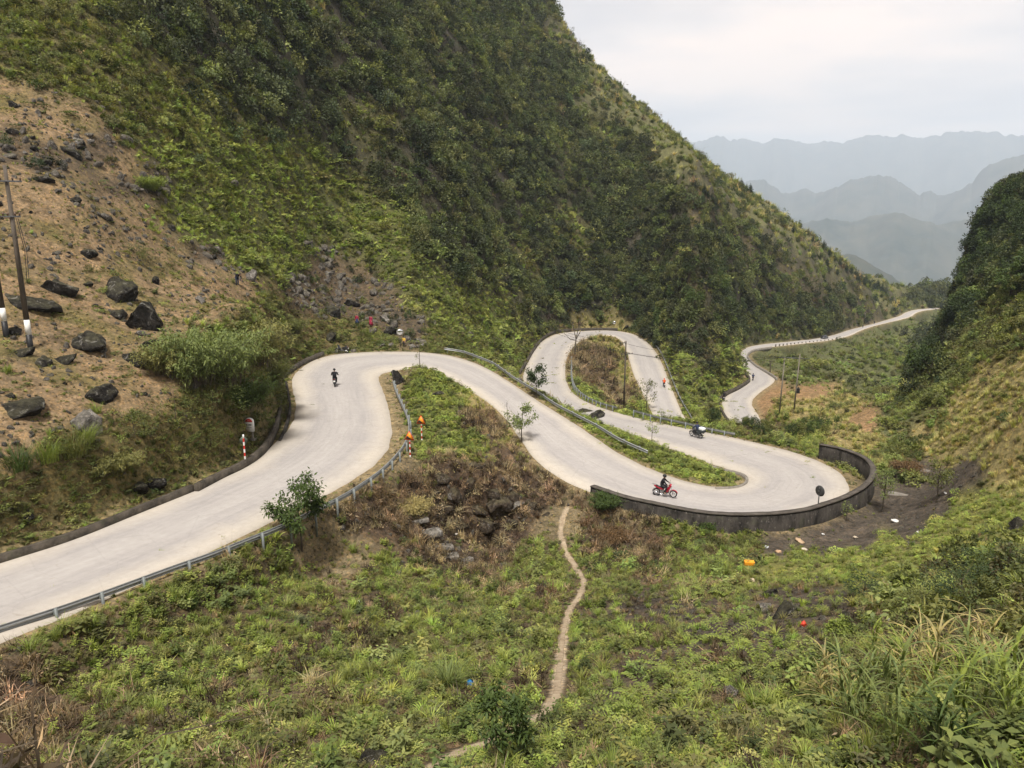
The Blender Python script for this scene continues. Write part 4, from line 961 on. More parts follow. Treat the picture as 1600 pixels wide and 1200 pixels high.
def ell(c, s, sub=2):
    V, F = ico(sub); return V * np.array(s) + np.array(c), F
def loft(sections):
    """closed rings (k points each) skinned in order, ends capped"""
    S = np.array(sections, float); m, k = S.shape[:2]
    i, j = np.meshgrid(np.arange(m - 1), np.arange(k), indexing='ij'); j2 = (j + 1) % k
    F = np.stack([i * k + j, i * k + j2, (i + 1) * k + j2, (i + 1) * k + j], -1).reshape(-1, 4)
    V = np.concatenate([S.reshape(-1, 3), [S[0].mean(0), S[-1].mean(0)]]); n = len(V); a = np.arange(k); b = (a + 1) % k
    F = np.concatenate([F, np.stack([b, a, 0 * a + n - 2, 0 * a + n - 2], 1), np.stack([a + (m - 1) * k, b + (m - 1) * k, 0 * a + n - 1, 0 * a + n - 1], 1)])
    return V, F
def sweep(C, profile, side=None):
    """profile of (out, up) points swept along the line C; open strip per profile edge (closed profile)"""
    C = np.asarray(C, float); tg = unit(np.gradient(C, axis=0)); tg[:, 2] = 0; tg = unit(tg)
    N = np.stack([tg[:, 1], -tg[:, 0], 0 * tg[:, 0]], 1) * (side or 1)
    P = np.array(profile, float)
    V = C[:, None] + N[:, None] * P[None, :, 0:1] + np.array([0, 0, 1.]) * P[None, :, 1:2]
    return loft(V)
def copy_tree(o, parent=None):
    c = o.copy(); COL.objects.link(c)
    if parent is not None: c.parent = parent
    for ch in KIDS.get(o.name, [k for k in COL.objects if k.parent == o]): copy_tree(ch, c)
    return c
KIDS = {}

M_STEEL = plain('galvanised_steel', (.31, .32, .315), .5, .5, .22, 3, .5)
M_POSTST = plain('weathered_steel_post', (.17, .185, .18), .6, .3, .3, 5)
M_RED, M_WHITE = plain('red_road_paint', (.50, .03, .02), .5), plain('white_road_paint', (.72, .71, .67), .55, 0, .15)
M_BLACK, M_RUBBER = plain('black_paint', (.015, .015, .016), .5), plain('tyre_rubber', (.018, .018, .018), .85)
M_CHROME = plain('bright_metal', (.55, .55, .56), .25, .9, .1, 6, .5)
M_GREYM = plain('dull_grey_metal', (.10, .10, .10), .5, .6, .3)
def stain_mat(name, a, b, streak=True, pale=.25):
    t = NT(name); p = t.pos(); s = t.n('SeparateXYZ', i_0=p)
    v = t.n('CombineXYZ', i_0=s.outputs[0], i_1=s.outputs[1], i_2=t.math('MULTIPLY', s.outputs[2], .4 if streak else 1.0)).outputs[0]
    n1, n2, n3 = t.noise(1.3, 8, .72, v), t.noise(7, 6, .7, v), t.noise(1.1, 6, .6, p, .8)
    c = t.mixc(t.ramp(n1, [(.36, (0,) * 3), (.66, (1,) * 3)]), a, b)
    c = t.mixc(t.math('MULTIPLY', t.ramp(n2, [(.6, (0,) * 3), (.72, (1,) * 3)]), pale), c, (.30, .27, .235))
    c = t.mixc(t.math('MULTIPLY', t.ramp(n3, [(.56, (0,) * 3), (.7, (1,) * 3)]), .4), c, (.055, .06, .03))
    return t.done(c, .92, 0, t.bump(t.math('ADD', n2, n1), .6, .04), .15)
M_WALL = stain_mat('blackened_concrete', (.009, .008, .007), (.062, .054, .046), pale=.55)
M_COPE = stain_mat('worn_concrete', (.05, .043, .036), (.115, .10, .085), False)
M_KERB = stain_mat('dirty_stone_kerb', (.03, .026, .021), (.105, .088, .068), False, .4)
M_CONC = stain_mat('grey_concrete', (.14, .125, .105), (.27, .245, .21), False, .5)

# ------------------------------------------------------------------ parapet, kerbs, barriers
def wall_thing():
    root = empty('retaining_wall', WALLC[0]); o = np.array(WALLC[0])
    C = WALLC - o; h = WALLH
    tg = unit(np.gradient(WALLC, axis=0)); tg[:, 2] = 0; tg = unit(tg); N = np.stack([tg[:, 1], -tg[:, 0], 0 * tg[:, 0]], 1)
    if np.dot(N[len(N) // 2], WALLC[len(N) // 2] - np.array([18., 64., 0])) < 0: N = -N
    wob = fbm(np.arange(len(C)) * .13, np.arange(len(C)) * 0, 3) * .10 + fbm(np.arange(len(C)) * .7, np.arange(len(C)) * 0 + 4, 3) * .06
    S = []
    for c, n, hh, w in zip(C, N, h, wob):
        S.append([c + n * .0 + [0, 0, -.5], c + n * .02 + [0, 0, hh + w], c + n * .36 + [0, 0, hh + w], c + n * .55 + [0, 0, -2.6]])
    part('wall', loft(S), M_WALL, root)
    S = [[c + n * -.03 + [0, 0, hh + w + .003], c + n * -.03 + [0, 0, hh + w + .10], c + n * .41 + [0, 0, hh + w + .10], c + n * .41 + [0, 0, hh + w + .003]] for c, n, hh, w in zip(C, N, h, wob)]
    part('coping', loft(S), M_COPE, root)
    tag(root, 'long curved blackened concrete parapet wall holding up the second bend', 'wall'); return N
WALLN = wall_thing()
def line_px(pts, dz=0.0, step=.6):
    P, _ = catmull(np.array([at_z(x, y, z + dz) for x, y, z in pts]), step); P = relax(P, 2); P[:, 2] -= dz; return P
def kerb(name, pts, hgt, wid, mat, label, cat, dz=None, deep=.5, inward=None):
    C = line_px(pts, hgt if dz is None else dz); o = C[len(C) // 2].copy()
    j = fbm(np.arange(len(C)) * .35, np.arange(len(C)) * 0 + hgt, 3) * .05
    C2 = C - o; C2[:, 2] += j
    root = tag(link(name, to_mesh(name, *sweep(C2, [(-wid / 2, -deep), (-wid / 2 + .02, hgt), (wid / 2 - .02, hgt), (wid / 2, -deep)]), [mat])), label, cat)
    root.location = o; return C
kerb('stone_kerb', [(-130,905,-15.0),(0,866,-15.4),(110,832,-15.7),(213,792,-16.0),(300,757,-16.2)], .22, .28, M_KERB, 'dirty stone kerb between the near stretch of road and the mossy bank', 'kerb')
kerb('drain_wall', [(306,756,-16.3),(350,734,-16.5),(380,720,-16.6),(410,697,-16.7),(430,664,-16.9),(437,633,-17.0),(438,601,-17.2),(443,583,-17.4),(473,563,-17.6),(505,549,-17.7)], .38, .30, M_KERB, 'low stone drain wall curving round the inside foot of the first bend', 'wall')
kerb('drain_lip', [(437,686,-17.0),(448,660,-17.1),(453,633,-17.2),(450,612,-17.3),(447,596,-17.4)], .16, .22, M_WALL, 'dark concrete drain lip beside the first bend', 'kerb')
kerb('roadside_wall', [(812,579,-30.3),(821,566,-30.8),(834,544,-31.6),(848,527,-32.2),(867,516.5,-32.6),(895,513.5,-32.9),(930,512,-33.1),(965,512.5,-33.3)], .7, .4, M_KERB, 'brown stone wall rounding the top of the farther hairpin', 'wall')
kerb('cutting_wall', [(1122,624,-40.0),(1135,612,-40.4),(1153,603.5,-40.8),(1168,594.5,-41.4),(1171,590,-41.8),(1166,581,-42.4)], .9, .5, M_KERB, 'low dark wall under the cliff where the road turns to the valley', 'wall')
kerb('verge_kerb', [(1123,629,-39.9),(1129,642,-39.5),(1139,657,-39.2)], .4, .35, M_KERB, 'short stone kerb at the lower left of the valley bend', 'kerb')
kerb('road_barrier', [(1206,541.5,-46.2),(1180,545.5,-45.3),(1170,551,-44.8),(1169,558,-44.2),(1180,569,-43.4),(1199,580,-42.4),(1214,590,-41.7)], .7, .4, M_CONC, 'grey concrete barrier round the outside of the valley bend', 'barrier')
kerb('island_kerb', [(1108,726,-22.8),(1131,732.5,-22.6),(1158,738.5,-22.4),(1168,748,-22.2),(1162,756,-22.0),(1146,760.5,-21.8),(1118,761.5,-21.6)], .14, .25, M_CONC, 'broken concrete edging at the tip of the grass wedge in the second bend', 'kerb', deep=.3)
for i, ((x0, y0, z0, x1, y1, z1), lb) in enumerate((((1436,733,-22.9,1511,739,-22.2),'long pale concrete step crossing the gully by the rust coloured shrub'),((1387,776,-22.9,1428,779,-22.6),'short concrete step in the gully behind the parapet wall'),((1483,757,-21.9,1508,761,-21.5),'small concrete step at the grassy edge of the gully'))):
    a, b = at_z(x0, y0, z0), at_z(x1, y1, z1); a[2] = b[2] = min(ground(*a[:2]), ground(*b[:2])) + .28
    V, F = sweep(np.linspace(a, b, 8), [(-.18, -1.2), (-.16, 0), (.16, 0), (.18, -1.2)])
    tag(link('concrete_step', to_mesh('concrete_step', V, F, [M_CONC])), lb, 'step', 'concrete steps in the gully')

# ------------------------------------------------------------------ guardrails
RAILP = [(-.05,-.16),(.03,-.145),(.03,-.09),(-.045,-.05),(-.045,-.0),(-.045,.05),(.03,.09),(.03,.145),(-.05,.16),(-.06,.16),(.018,.14),(.018,.095),(-.057,.055),(-.057,-.055),(.018,-.095),(.018,-.14),(-.06,-.16)]
def guardrail(pts, label, spacing=2.0, side=1, post_h=.78):
    C = line_px(pts, .62, .5); C[:, 2] += 0
    o = C[0].copy(); root = empty('guardrail', o); tag(root, label, 'guardrail')
    part('rail', sweep(C - o + [0, 0, .54], [(x, y * .82) for x, y in RAILP[::-1]], side), M_STEEL, root)
    s = np.concatenate([[0], np.cumsum(np.linalg.norm(np.diff(C, axis=0), axis=1))])
    tg = unit(np.gradient(C, axis=0)); tg[:, 2] = 0; tg = unit(tg); N = np.stack([tg[:, 1], -tg[:, 0], 0 * tg[:, 0]], 1) * side
    me = to_mesh('post', *join4(cyl((0, 0, -.9), (0, 0, .70), .065, sides=10), box(.10, .14, .2, (0.09, 0, .52), .01)), [M_POSTST])
    for q in np.arange(.3, s[-1], spacing):
        k = min(np.searchsorted(s, q), len(C) - 1); p = C[k] - o - N[k] * .17
        po = link('post', me, root); po.location = p; po.rotation_euler = (0, 0, math.atan2(N[k][1], N[k][0]))
    return C
GA_ = guardrail([(-130,1022,-15.3),(5,977,-15.7),(102,946,-15.9),(189,915,-16.1),(265,887,-16.3),(331,864,-16.4),(386,842,-16.5),(441,820,-16.6),(522,781,-16.8),(555,762,-16.9),(590,738,-17.05),(612,718,-17.15),(628,699,-17.2),(635.5,685,-17.25),(638.5,672,-17.3),(638,659,-17.3),(634,645,-17.35),(625,625,-17.4),(618,609,-17.45),(613.5,595,-17.5)],
   'long galvanised guardrail along the near stretch of road, curling to the dark boulder', side=-1)
guardrail([(694,544,-18.2),(721,548,-18.4),(747,557,-18.6),(771,567,-18.9),(801,588,-19.2),(834,608,-19.6),(867,630,-20.0),(901,648,-20.3),(934,665,-20.6),(967,685,-20.9),(1012,705,-21.2)],
   'straight galvanised guardrail on the far side of the middle stretch of road', side=1)
guardrail([(893.7,556.6,-31.2),(893.7,570,-30.5),(893.7,580.7,-30.0),(895,592,-29.5),(899,603,-28.9),(908,613,-28.3),(922,622,-27.6),(940,629.5,-26.9),(964.5,636,-26.2)],
   'curved guardrail hugging the scrubby island of the farther hairpin', side=-1)
guardrail([(990,641,-25.2),(1026,650.5,-24.6),(1068,659.7,-24.1),(1108,669,-23.8),(1148.6,677,-23.6)], 'guardrail behind the loaded motorbike', side=-1)
guardrail([(989,514,-33.7),(1002,520,-33.9),(1016.7,529.5,-34.2),(1033,551.5,-34.6),(1042,571.7,-35.0),(1051.5,595.5,-35.6),(1060.7,617.5,-36.2),(1071.7,637.7,-36.8),(1083,656,-37.2)], 'guardrail on the outer right side of the farther hairpin', 2.5, 1)
gs = to_mesh('guard_stone', *box(.35, .35, 1.3, (0, 0, .15), .04), [M_CONC])
for k in range(18):
    t_ = k / 17; x, y, z = 1212 + 100 * t_, np.interp(t_, [0, .5, 1], [541.6, 536.6, 531.2]), np.interp(t_, [0, .4, 1], [-46.8, -50.0, -54.4])
    p = at_z(x, y, z); o = link('guard_stone', gs); o.location = p; o.rotation_euler = (0, 0, .6)
    tag(o, 'small concrete guard stone in the row along the far valley road', 'guard stone', 'guard stones along the far valley road')

# ------------------------------------------------------------------ signs, mirrors, milestone
def stripes(n, h, r, root, first=0, base=0.0):
    for k in range(n):
        part('band', cyl((0, 0, base + h * k / n), (0, 0, base + h * (k + 1) / n), r, sides=12, caps=(k in (0, n - 1))), (M_WHITE, M_RED)[(k + first) % 2], root)
M_SIGNY = plain('sign_yellow', (.72, .27, .025), .45, 0, .1)
M_SIGNR = plain('sign_red', (.55, .05, .015), .45, 0, .1)
def prism(poly, y0, y1):
    P = np.array(poly, float); k = len(P)
    return loft([[(x, y0, z) for x, z in P], [(x, y1, z) for x, z in P]])
def warning_sign(px, py, z, top_py, label):
    p = at_z(px, py, z); p[2] = min(p[2], ground(p[0], p[1]) - .05); dep = project(p)[2]
    root = empty('warning_sign', p, math.radians(-16)); H = (py - top_py) / FPX * dep * .985
    w = .39; th = H - .68
    stripes(8, th + .3, .045, root)
    tri = [(-w, th), (w, th), (0, th + .68)]
    pl = part('panel', prism(tri, -.075, -.055), M_SIGNR, root)
    part('face', prism([(-w * .76, th + .075), (w * .76, th + .075), (0, th + .60)], -.082, -.0755), M_SIGNY, pl)
    part('symbol', prism([(-w * .70, th + .09), (w * .35, th + .09), (-w * .36, th + .32)], -.088, -.0825), M_BLACK, pl)
    tag(root, label, 'sign', 'steep hill warning signs'); return root
warning_sign(641, 713, -17.2, 668, 'orange steep hill warning sign standing close against the guardrail')
warning_sign(659, 684, -17.25, 641, 'orange steep hill warning sign farther back in the bright green weeds')
p = at_z(384, 729, -16.75); root = empty('sign_post', p, math.radians(20)); stripes(9, 2.2, .055, root)
a8 = np.arange(8) * math.pi / 4 + math.pi / 8
part('panel', prism([(math.cos(a) * .27, 1.78 + math.sin(a) * .27) for a in a8], .07, .085), plain('sign_back', (.09, .115, .085), .5, .4), root)
tag(root, 'red and white banded sign post with a grey panel by the milestone', 'sign post')
def milestone():
    p = hit(392, 688); root = empty('milestone', p, math.radians(-8))
    n = 12; arc = [(math.cos(a) * .30, 1.32 + math.sin(a) * .26) for a in np.linspace(0, math.pi, n)]
    body = part('stone', prism([(-.30, .58), (.30, .58)] + arc, -.10, .10), M_WHITE, root)
    part('cap', prism([(-.27, 1.30), (.27, 1.30)] + [(x * .9, 1.32 + (z - 1.32) * .9) for x, z in arc], -.112, -.1005), M_RED, body)
    # worn lettering: dark on the stone, pale on the red cap
    def strokes(z, h, xs, w): return join4(*[box(ww, .006, h * hh, (x, -.106, z)) for x, ww, hh in zip(xs, w, (1, .8, 1, .9, 1, .8, 1)[:len(xs)])])
    part('lettering', strokes(1.10, .12, (-.165, -.075, -.01, .055, .115, .17), (.055, .03, .035, .05, .04, .045)), M_BLACK, body)
    part('lettering', strokes(.90, .075, (-.14, -.08, -.02, .04, .10, .155), (.03,) * 6), plain('worn_lettering', (.16, .15, .14), .7), body)
    part('lettering', tube([(-.11, -.116, 1.37), (-.08, -.116, 1.43), (-.05, -.116, 1.37), (-.02, -.116, 1.44), (.02, -.116, 1.38), (.05, -.116, 1.43), (.09, -.116, 1.37)], .012, 5), plain('pale_lettering', (.6, .4, .38), .7), body)
    for x in (-.17, .17): part('leg', box(.09, .09, .62, (x, 0, .29), .01), M_CONC, root)
    part('base', box(.75, .4, .14, (0, 0, .0), .02), M_CONC, root)
    tag(root, 'white milestone with a red rounded cap beside the drain wall', 'milestone')
milestone()
def mirror(base, hgt, rad, face_az, label, back):
    root = empty('traffic_mirror', base, face_az)
    part('pole', cyl((0, 0, -.3), (0, 0, hgt), .04, sides=8), M_GREYM, root)
    rings = [[(math.cos(a) * rad * q, y, hgt - rad * .7 + math.sin(a) * rad * q) for a in np.linspace(0, 2 * math.pi, 22, endpoint=False)] for q, y in ((.35, .04), (.8, .02), (1, -.04), (1.02, -.07), (.97, -.09))]
    d = part('disc', loft(rings), back, root, True)
    rings = [[(math.cos(a) * rad * q, y, hgt - rad * .7 + math.sin(a) * rad * q) for a in np.linspace(0, 2 * math.pi, 22, endpoint=False)] for q, y in ((.95, -.0905), (.7, -.12), (.35, -.138), (.05, -.142))]
    part('glass', loft(rings), plain('mirror_glass', (.75, .76, .77), .08, 1, .03), d, True)
    part('bracket', box(.08, .12, .10, (0, .06, hgt - rad * .7), .01), M_GREYM, root)
    tag(root, label, 'mirror', 'convex traffic mirrors on the bends'); return root
p = at_z(1277, 803, -21.9); mirror(p, 2.05, .40, math.radians(118), 'dark backed traffic mirror standing at the parapet wall of the second bend', plain('dark_backing', (.035, .035, .035), .6))
p = at_z(625.6, 541.5, -17.8); mirror(p, 2.2, .45, math.radians(15), 'pale traffic mirror beside the person in yellow at the first bend', plain('pale_backing', (.3, .29, .27), .6))
p = at_z(959.5, 514.5, -33.2); mirror(p, 2.2, .5, 0, 'small pale traffic mirror at the top of the farther hairpin', plain('pale_backing_far', (.35, .34, .32), .6))

# ------------------------------------------------------------------ poles and wires
M_POLE = stain_mat('dark_concrete_pole', (.055, .045, .035), (.12, .10, .08), True, .2)
M_POLEP = stain_mat('pale_concrete_pole', (.13, .115, .09), (.22, .195, .16), True, .2)
M_INS = plain('brown_insulator', (.10, .06, .04), .3)
def height_to(p, py):
    lo, hi = 0, 30
    for _ in range(40):
        m = (lo + hi) / 2
        if project(p + np.array([0, 0, m]))[1] > py: lo = m
        else: hi = m
    return lo
def pole(px, py, top, label, mat, arms=((.3, 1.1, 0),), bands=False, rz=0, r=(.17, .10), dep=None):
    p = hit(px, py) if dep is None else dep; H = height_to(p, top); root = empty('utility_pole', p, rz)
    if bands:
        part('pole', cyl((0, 0, 1.75), (0, 0, H), r[0] * .93, r[1], 12), mat, root)
        part('band', cyl((0, 0, .85), (0, 0, 1.75), r[0] * .97, r[0] * .93, 12), M_WHITE, root); part('band', cyl((0, 0, -.6), (0, 0, .85), r[0], r[0] * .97, 12), M_BLACK, root)
    else: part('pole', cyl((0, 0, -.6), (0, 0, H), r[0], r[1], 12), mat, root)
    for dz, w, off in arms:
        a = part('crossarm', box(w * 2, .09, .09, (off, -.14, H - dz), .01), M_GREYM, root)
        for x in (-w * .92, -w * .4, w * .4, w * .92): part('insulator', join4(cyl((x + off, -.14, H - dz + .045), (x + off, -.14, H - dz + .26), .05, .03, 8), ell((x + off, -.14, H - dz + .16), (.075, .075, .04), 1)), M_INS, a)
    tag(root, label, 'utility pole'); return p, H, root
lp, lH, lroot = pole(48, 545, 258, 'tall dark utility pole with white and black base bands on the orange slope', M_POLE, ((.9, .75, 0), (2.9, .45, 0)), True, .5)
for k, (a, b) in enumerate((((.22, -.1, lH - 3.0), (.30, -.1, lH - 6.8)), ((.3, -.12, lH - 3.0), (.42, -.12, lH - 6.6)))): part('cable', tube([a, ((a[0] + b[0]) / 2 + .15, -.1, (a[2] + b[2]) / 2), b], .018, 5), M_BLACK, lroot)
p2 = hit(10, 526); root = empty('utility_pole', p2)
part('pole', cyl((0, 0, 1.75), (-.1, 0, 9.0), .155, .10, 12), M_POLE, root); part('band', cyl((0, 0, .95), (0, 0, 1.75), .165, .155, 12), M_WHITE, root); part('band', cyl((0, 0, -.6), (0, 0, .95), .17, .165, 12), M_BLACK, root)
tag(root, 'utility pole cut by the frame edge with white band', 'utility pole')
mp, mH, mroot = pole(974.5, 640, 533, 'dark pole with crossarms beside the scrubby island of the farther hairpin', M_POLE, ((.25, .55, -.5), (2.2, 1.0, .2)), rz=.1, r=(.16, .11))
pa, ha = hit(1217.5, 648), 0; pb = hit(1240, 645)
root = empty('pole_frame', (pa + pb) / 2); c0 = (pa + pb) / 2; ha, hb = height_to(pa, 559), height_to(pb, 553)
part('pole', cyl(pa - c0 - [0, 0, .5], pa - c0 + [.15, 0, ha], .14, .09, 10), M_POLEP, root); part('pole', cyl(pb - c0 - [0, 0, .5], pb - c0 + [.25, 0, hb], .14, .09, 10), M_POLEP, root)
za = max(pa[2] + ha, pb[2] + hb) - c0[2] - .9
part('crossarm', cyl(np.array([pa[0] - c0[0] - 1.2, pa[1] - c0[1], za]), np.array([pb[0] - c0[0] + 2.0, pb[1] - c0[1], za]), .08, sides=6), M_GREYM, root)
part('transformer', join4(box(.5, .4, .9, (pb[0] - c0[0] + .45, pb[1] - c0[1], 4.4), .03), cyl((pb[0] - c0[0] + .45, pb[1] - c0[1], 4.8), (pb[0] - c0[0] + .45, pb[1] - c0[1], 5.1), .08, sides=6)), M_BLACK, root)
tag(root, 'pair of pale poles joined by a crossarm in the field by the valley bend', 'utility pole')
pc, hc, _ = pole(1203, 583, 563, 'small dark pole on the green slope below the far road', M_POLE, ((.3, .5, 0),), r=(.14, .09))
pole(1351, 505, 487, 'thin pole at the roadside near the distant walkers', M_POLE, ((.3, .5, 0),), r=(.13, .09))
wire_m = plain('black_cable', (.02, .02, .02), .6)
def wire(a, b, sag, label):
    t = np.linspace(0, 1, 40)[:, None]; P = a + (b - a) * t; P[:, 2] -= (sag * 4 * t * (1 - t))[:, 0]
    tag(link('power_line', to_mesh('power_line', *tubes([P], [.022], 5), [wire_m])), label, 'cable', 'cables between the utility poles')
top = lambda p, h, dx, dz: p + np.array([dx, -.1, h - dz])
for dx, lb in ((-.6, 'upper'), (0, 'middle'), (.6, 'lower')):
    wire(top(mp, mH, dx * .8, .3 if dx < 0 else 2.0), np.array([pa[0] + dx * 1.6, pa[1], c0[2] + za + .2]), 1.2, f'{lb} of the thin black cables running from the island pole to the paired poles')
    wire(top(mp, mH, dx * .8, .3 if dx < 0 else 2.0), hit(700 + dx * 8, 505) + np.array([0, 0, 8.0 + dx]), 2.0, f'{lb} of the thin black cables crossing the farther hairpin westward')
# ------------------------------------------------------------------ motorbikes (nose towards +X, wheels on z = 0)
def wheel(root, x, rim_m, name='wheel'):
    w = empty(name, (x, 0, .29)); w.parent = root
    part('tyre', torus((0, 0, 0), .245, .045), M_RUBBER, w, True)
    sp = [torus((0, 0, 0), .205, .014, seg=24, sides=6), cyl((0, -.05, 0), (0, .05, 0), .045, sides=10)]
    for k in range(9):
        a = k * 2 * math.pi / 9; sp.append(cyl((0, .025 * (-1) ** k, 0), (math.cos(a) * .2, 0, math.sin(a) * .2), .006, sides=4, caps=False))
    sp.append(cyl((0, .045, 0), (0, .052, 0), .10, sides=14))
    part('rim', join4(*sp), rim_m, w)
def motorbike(paint, label, luggage=False, plate=True):
    root = empty('motorbike')
    wheel(root, .62, M_CHROME); wheel(root, -.62, M_CHROME)
    fr = [tube([(.30, 0, .86), (.10, 0, .60), (-.10, 0, .42), (-.45, 0, .50), (-.72, 0, .72)], .035), tube([(-.15, .1, .38), (-.62, .1, .29)], .024), tube([(-.15, -.1, .38), (-.62, -.1, .29)], .024),
          tube([(-.62, .12, .30), (-.42, .12, .62)], .022), tube([(-.62, -.12, .30), (-.42, -.12, .62)], .022), cyl((-.1, -.24, .28), (-.1, .24, .28), .018, sides=6)]
    part('frame', join4(*fr), M_GREYM, root)
    part('engine', join4(box(.34, .2, .2, (.02, 0, .34), .03), cyl((.08, 0, .40), (.30, 0, .42), .085, sides=10), box(.2, .26, .16, (-.06, 0, .33), .03)), M_GREYM, root)
    fk = [cyl((.62, s * .075, .29), (.42, s * .075, .80), .022, sides=7) for s in (1, -1)] + [box(.08, .2, .05, (.42, 0, .80), .01), cyl((.62, -.09, .29), (.62, .09, .29), .015, sides=6)]
    part('fork', join4(*fk), M_CHROME, root)
    hb = part('handlebar', tube([(.24, .36, 1.0), (.34, .22, 1.02), (.38, .06, .97), (.38, -.06, .97), (.34, -.22, 1.02), (.24, -.36, 1.0)], .016), M_BLACK, root)
    for s in (1, -1):
        part('grip', cyl((.24, s * .36, 1.0), (.30, s * .26, 1.015), .024, sides=8), M_RUBBER, hb)
        part('mirror', join4(cyl((.33, s * .22, 1.02), (.32, s * .30, 1.20), .008, sides=5), ell((.31, s * .31, 1.23), (.02, .065, .045), 1)), M_BLACK, hb)
    def ring(x, w, z0, z1): return [(x, w * .6, z0), (x, w, z0 + (z1 - z0) * .35), (x, w * .85, z1 - .03), (x, w * .3, z1), (x, -w * .3, z1), (x, -w * .85, z1 - .03), (x, -w, z0 + (z1 - z0) * .35), (x, -w * .6, z0)]
    part('leg_shield', loft([ring(.08, .10, .34, .56), ring(.18, .15, .36, .74), ring(.28, .17, .46, .88), ring(.36, .15, .62, .95), ring(.42, .10, .72, .94)]), paint, root)
    part('headlight_cowl', loft([ring(.30, .12, .86, 1.00), ring(.40, .15, .80, 1.06), ring(.48, .12, .84, 1.02)]), paint, root)
    part('headlight', ell((.485, 0, .93), (.035, .085, .055), 2), plain('headlight_glass', (.7, .7, .68), .1), root, True)
    part('tail_body', loft([ring(-.08, .10, .50, .66), ring(-.30, .13, .54, .72), ring(-.55, .11, .62, .80), ring(-.80, .05, .74, .86)]), paint, root)
    part('seat', loft([ring(-.02, .09, .64, .70), ring(-.18, .13, .68, .76), ring(-.42, .13, .72, .80), ring(-.66, .10, .80, .88)]), plain('black_vinyl', (.02, .02, .022), .55), root)
    def fender(x, a0, a1, w=.06, R=.315):
        rows = []
        for a in np.linspace(a0, a1, 9):
            c, s = math.cos(a), math.sin(a); rows.append([(x + c * R, -w, .29 + s * R), (x + c * (R + .025), -w * .5, .29 + s * (R + .025)), (x + c * (R + .025), w * .5, .29 + s * (R + .025)), (x + c * R, w, .29 + s * R), (x + c * (R - .012), 0, .29 + s * (R - .012))])
        return loft(rows)
    part('front_mudguard', fender(.62, .25, 2.6), paint, root); part('rear_mudguard', fender(-.62, .9, 3.0), M_BLACK, root)
    part('exhaust', join4(tube([(.2, -.14, .30), (-.1, -.17, .22), (-.35, -.18, .27)], .022), cyl((-.35, -.18, .27), (-.85, -.19, .40), .045, .055, 10)), M_CHROME, root)
    part('tail_light', ell((-.82, 0, .80), (.03, .06, .03), 1), M_RED, root)
    if plate: part('number_plate', box(.01, .19, .14, (-.90, 0, .62), .002), M_WHITE, root)
    part('side_stand', tube([(-.05, .12, .28), (-.12, .26, .02)], .012, 5), M_GREYM, root)
    part('rack', join4(tube([(-.60, .10, .86), (-.95, .10, .92), (-.95, -.10, .92), (-.60, -.10, .86)], .010, 5), tube([(-.62, .0, .84), (-.93, 0, .91)], .008, 5)), M_GREYM, root)
    tag(root, label, 'motorbike', 'motorbikes on the road'); return root
# ------------------------------------------------------------------ people: one skinned body per person
SKIN = plain('skin', (.32, .19, .13), .6, 0, .1)
HAIR = plain('black_hair', (.015, .012, .010), .6)
def hand_bones(J, B, wrist, d, up, key):
    """palm and five bent fingers"""
    d, up = np.array(d, float) / np.linalg.norm(d), np.array(up, float); side = np.cross(d, up); side /= np.linalg.norm(side); up = np.cross(side, d)
    J[key + 'palm'] = (np.array(wrist) + d * .055, .034); B.append((key + 'wr', key + 'palm'))
    for k, (off, ln, da) in enumerate(((.034, .070, .25), (.012, .082, .08), (-.011, .076, -.08), (-.032, .06, -.25))):
        a = np.array(wrist) + d * .095 + side * off; m = a + (d + side * da * .3 - up * .25) * ln * .55; e = m + (d * .55 - up * .8) * ln * .45
        J[f'{key}f{k}a'], J[f'{key}f{k}b'], J[f'{key}f{k}c'] = (a, .0105), (m, .0095), (e, .008)
        B += [(key + 'palm', f'{key}f{k}a'), (f'{key}f{k}a', f'{key}f{k}b'), (f'{key}f{k}b', f'{key}f{k}c')]
    a = np.array(wrist) + d * .045 + side * .045; m = a + (d * .7 + side * .6 - up * .3) * .04
    J[key + 'ta'], J[key + 'tb'] = (a, .012), (m, .010); B += [(key + 'palm', key + 'ta'), (key + 'ta', key + 'tb')]
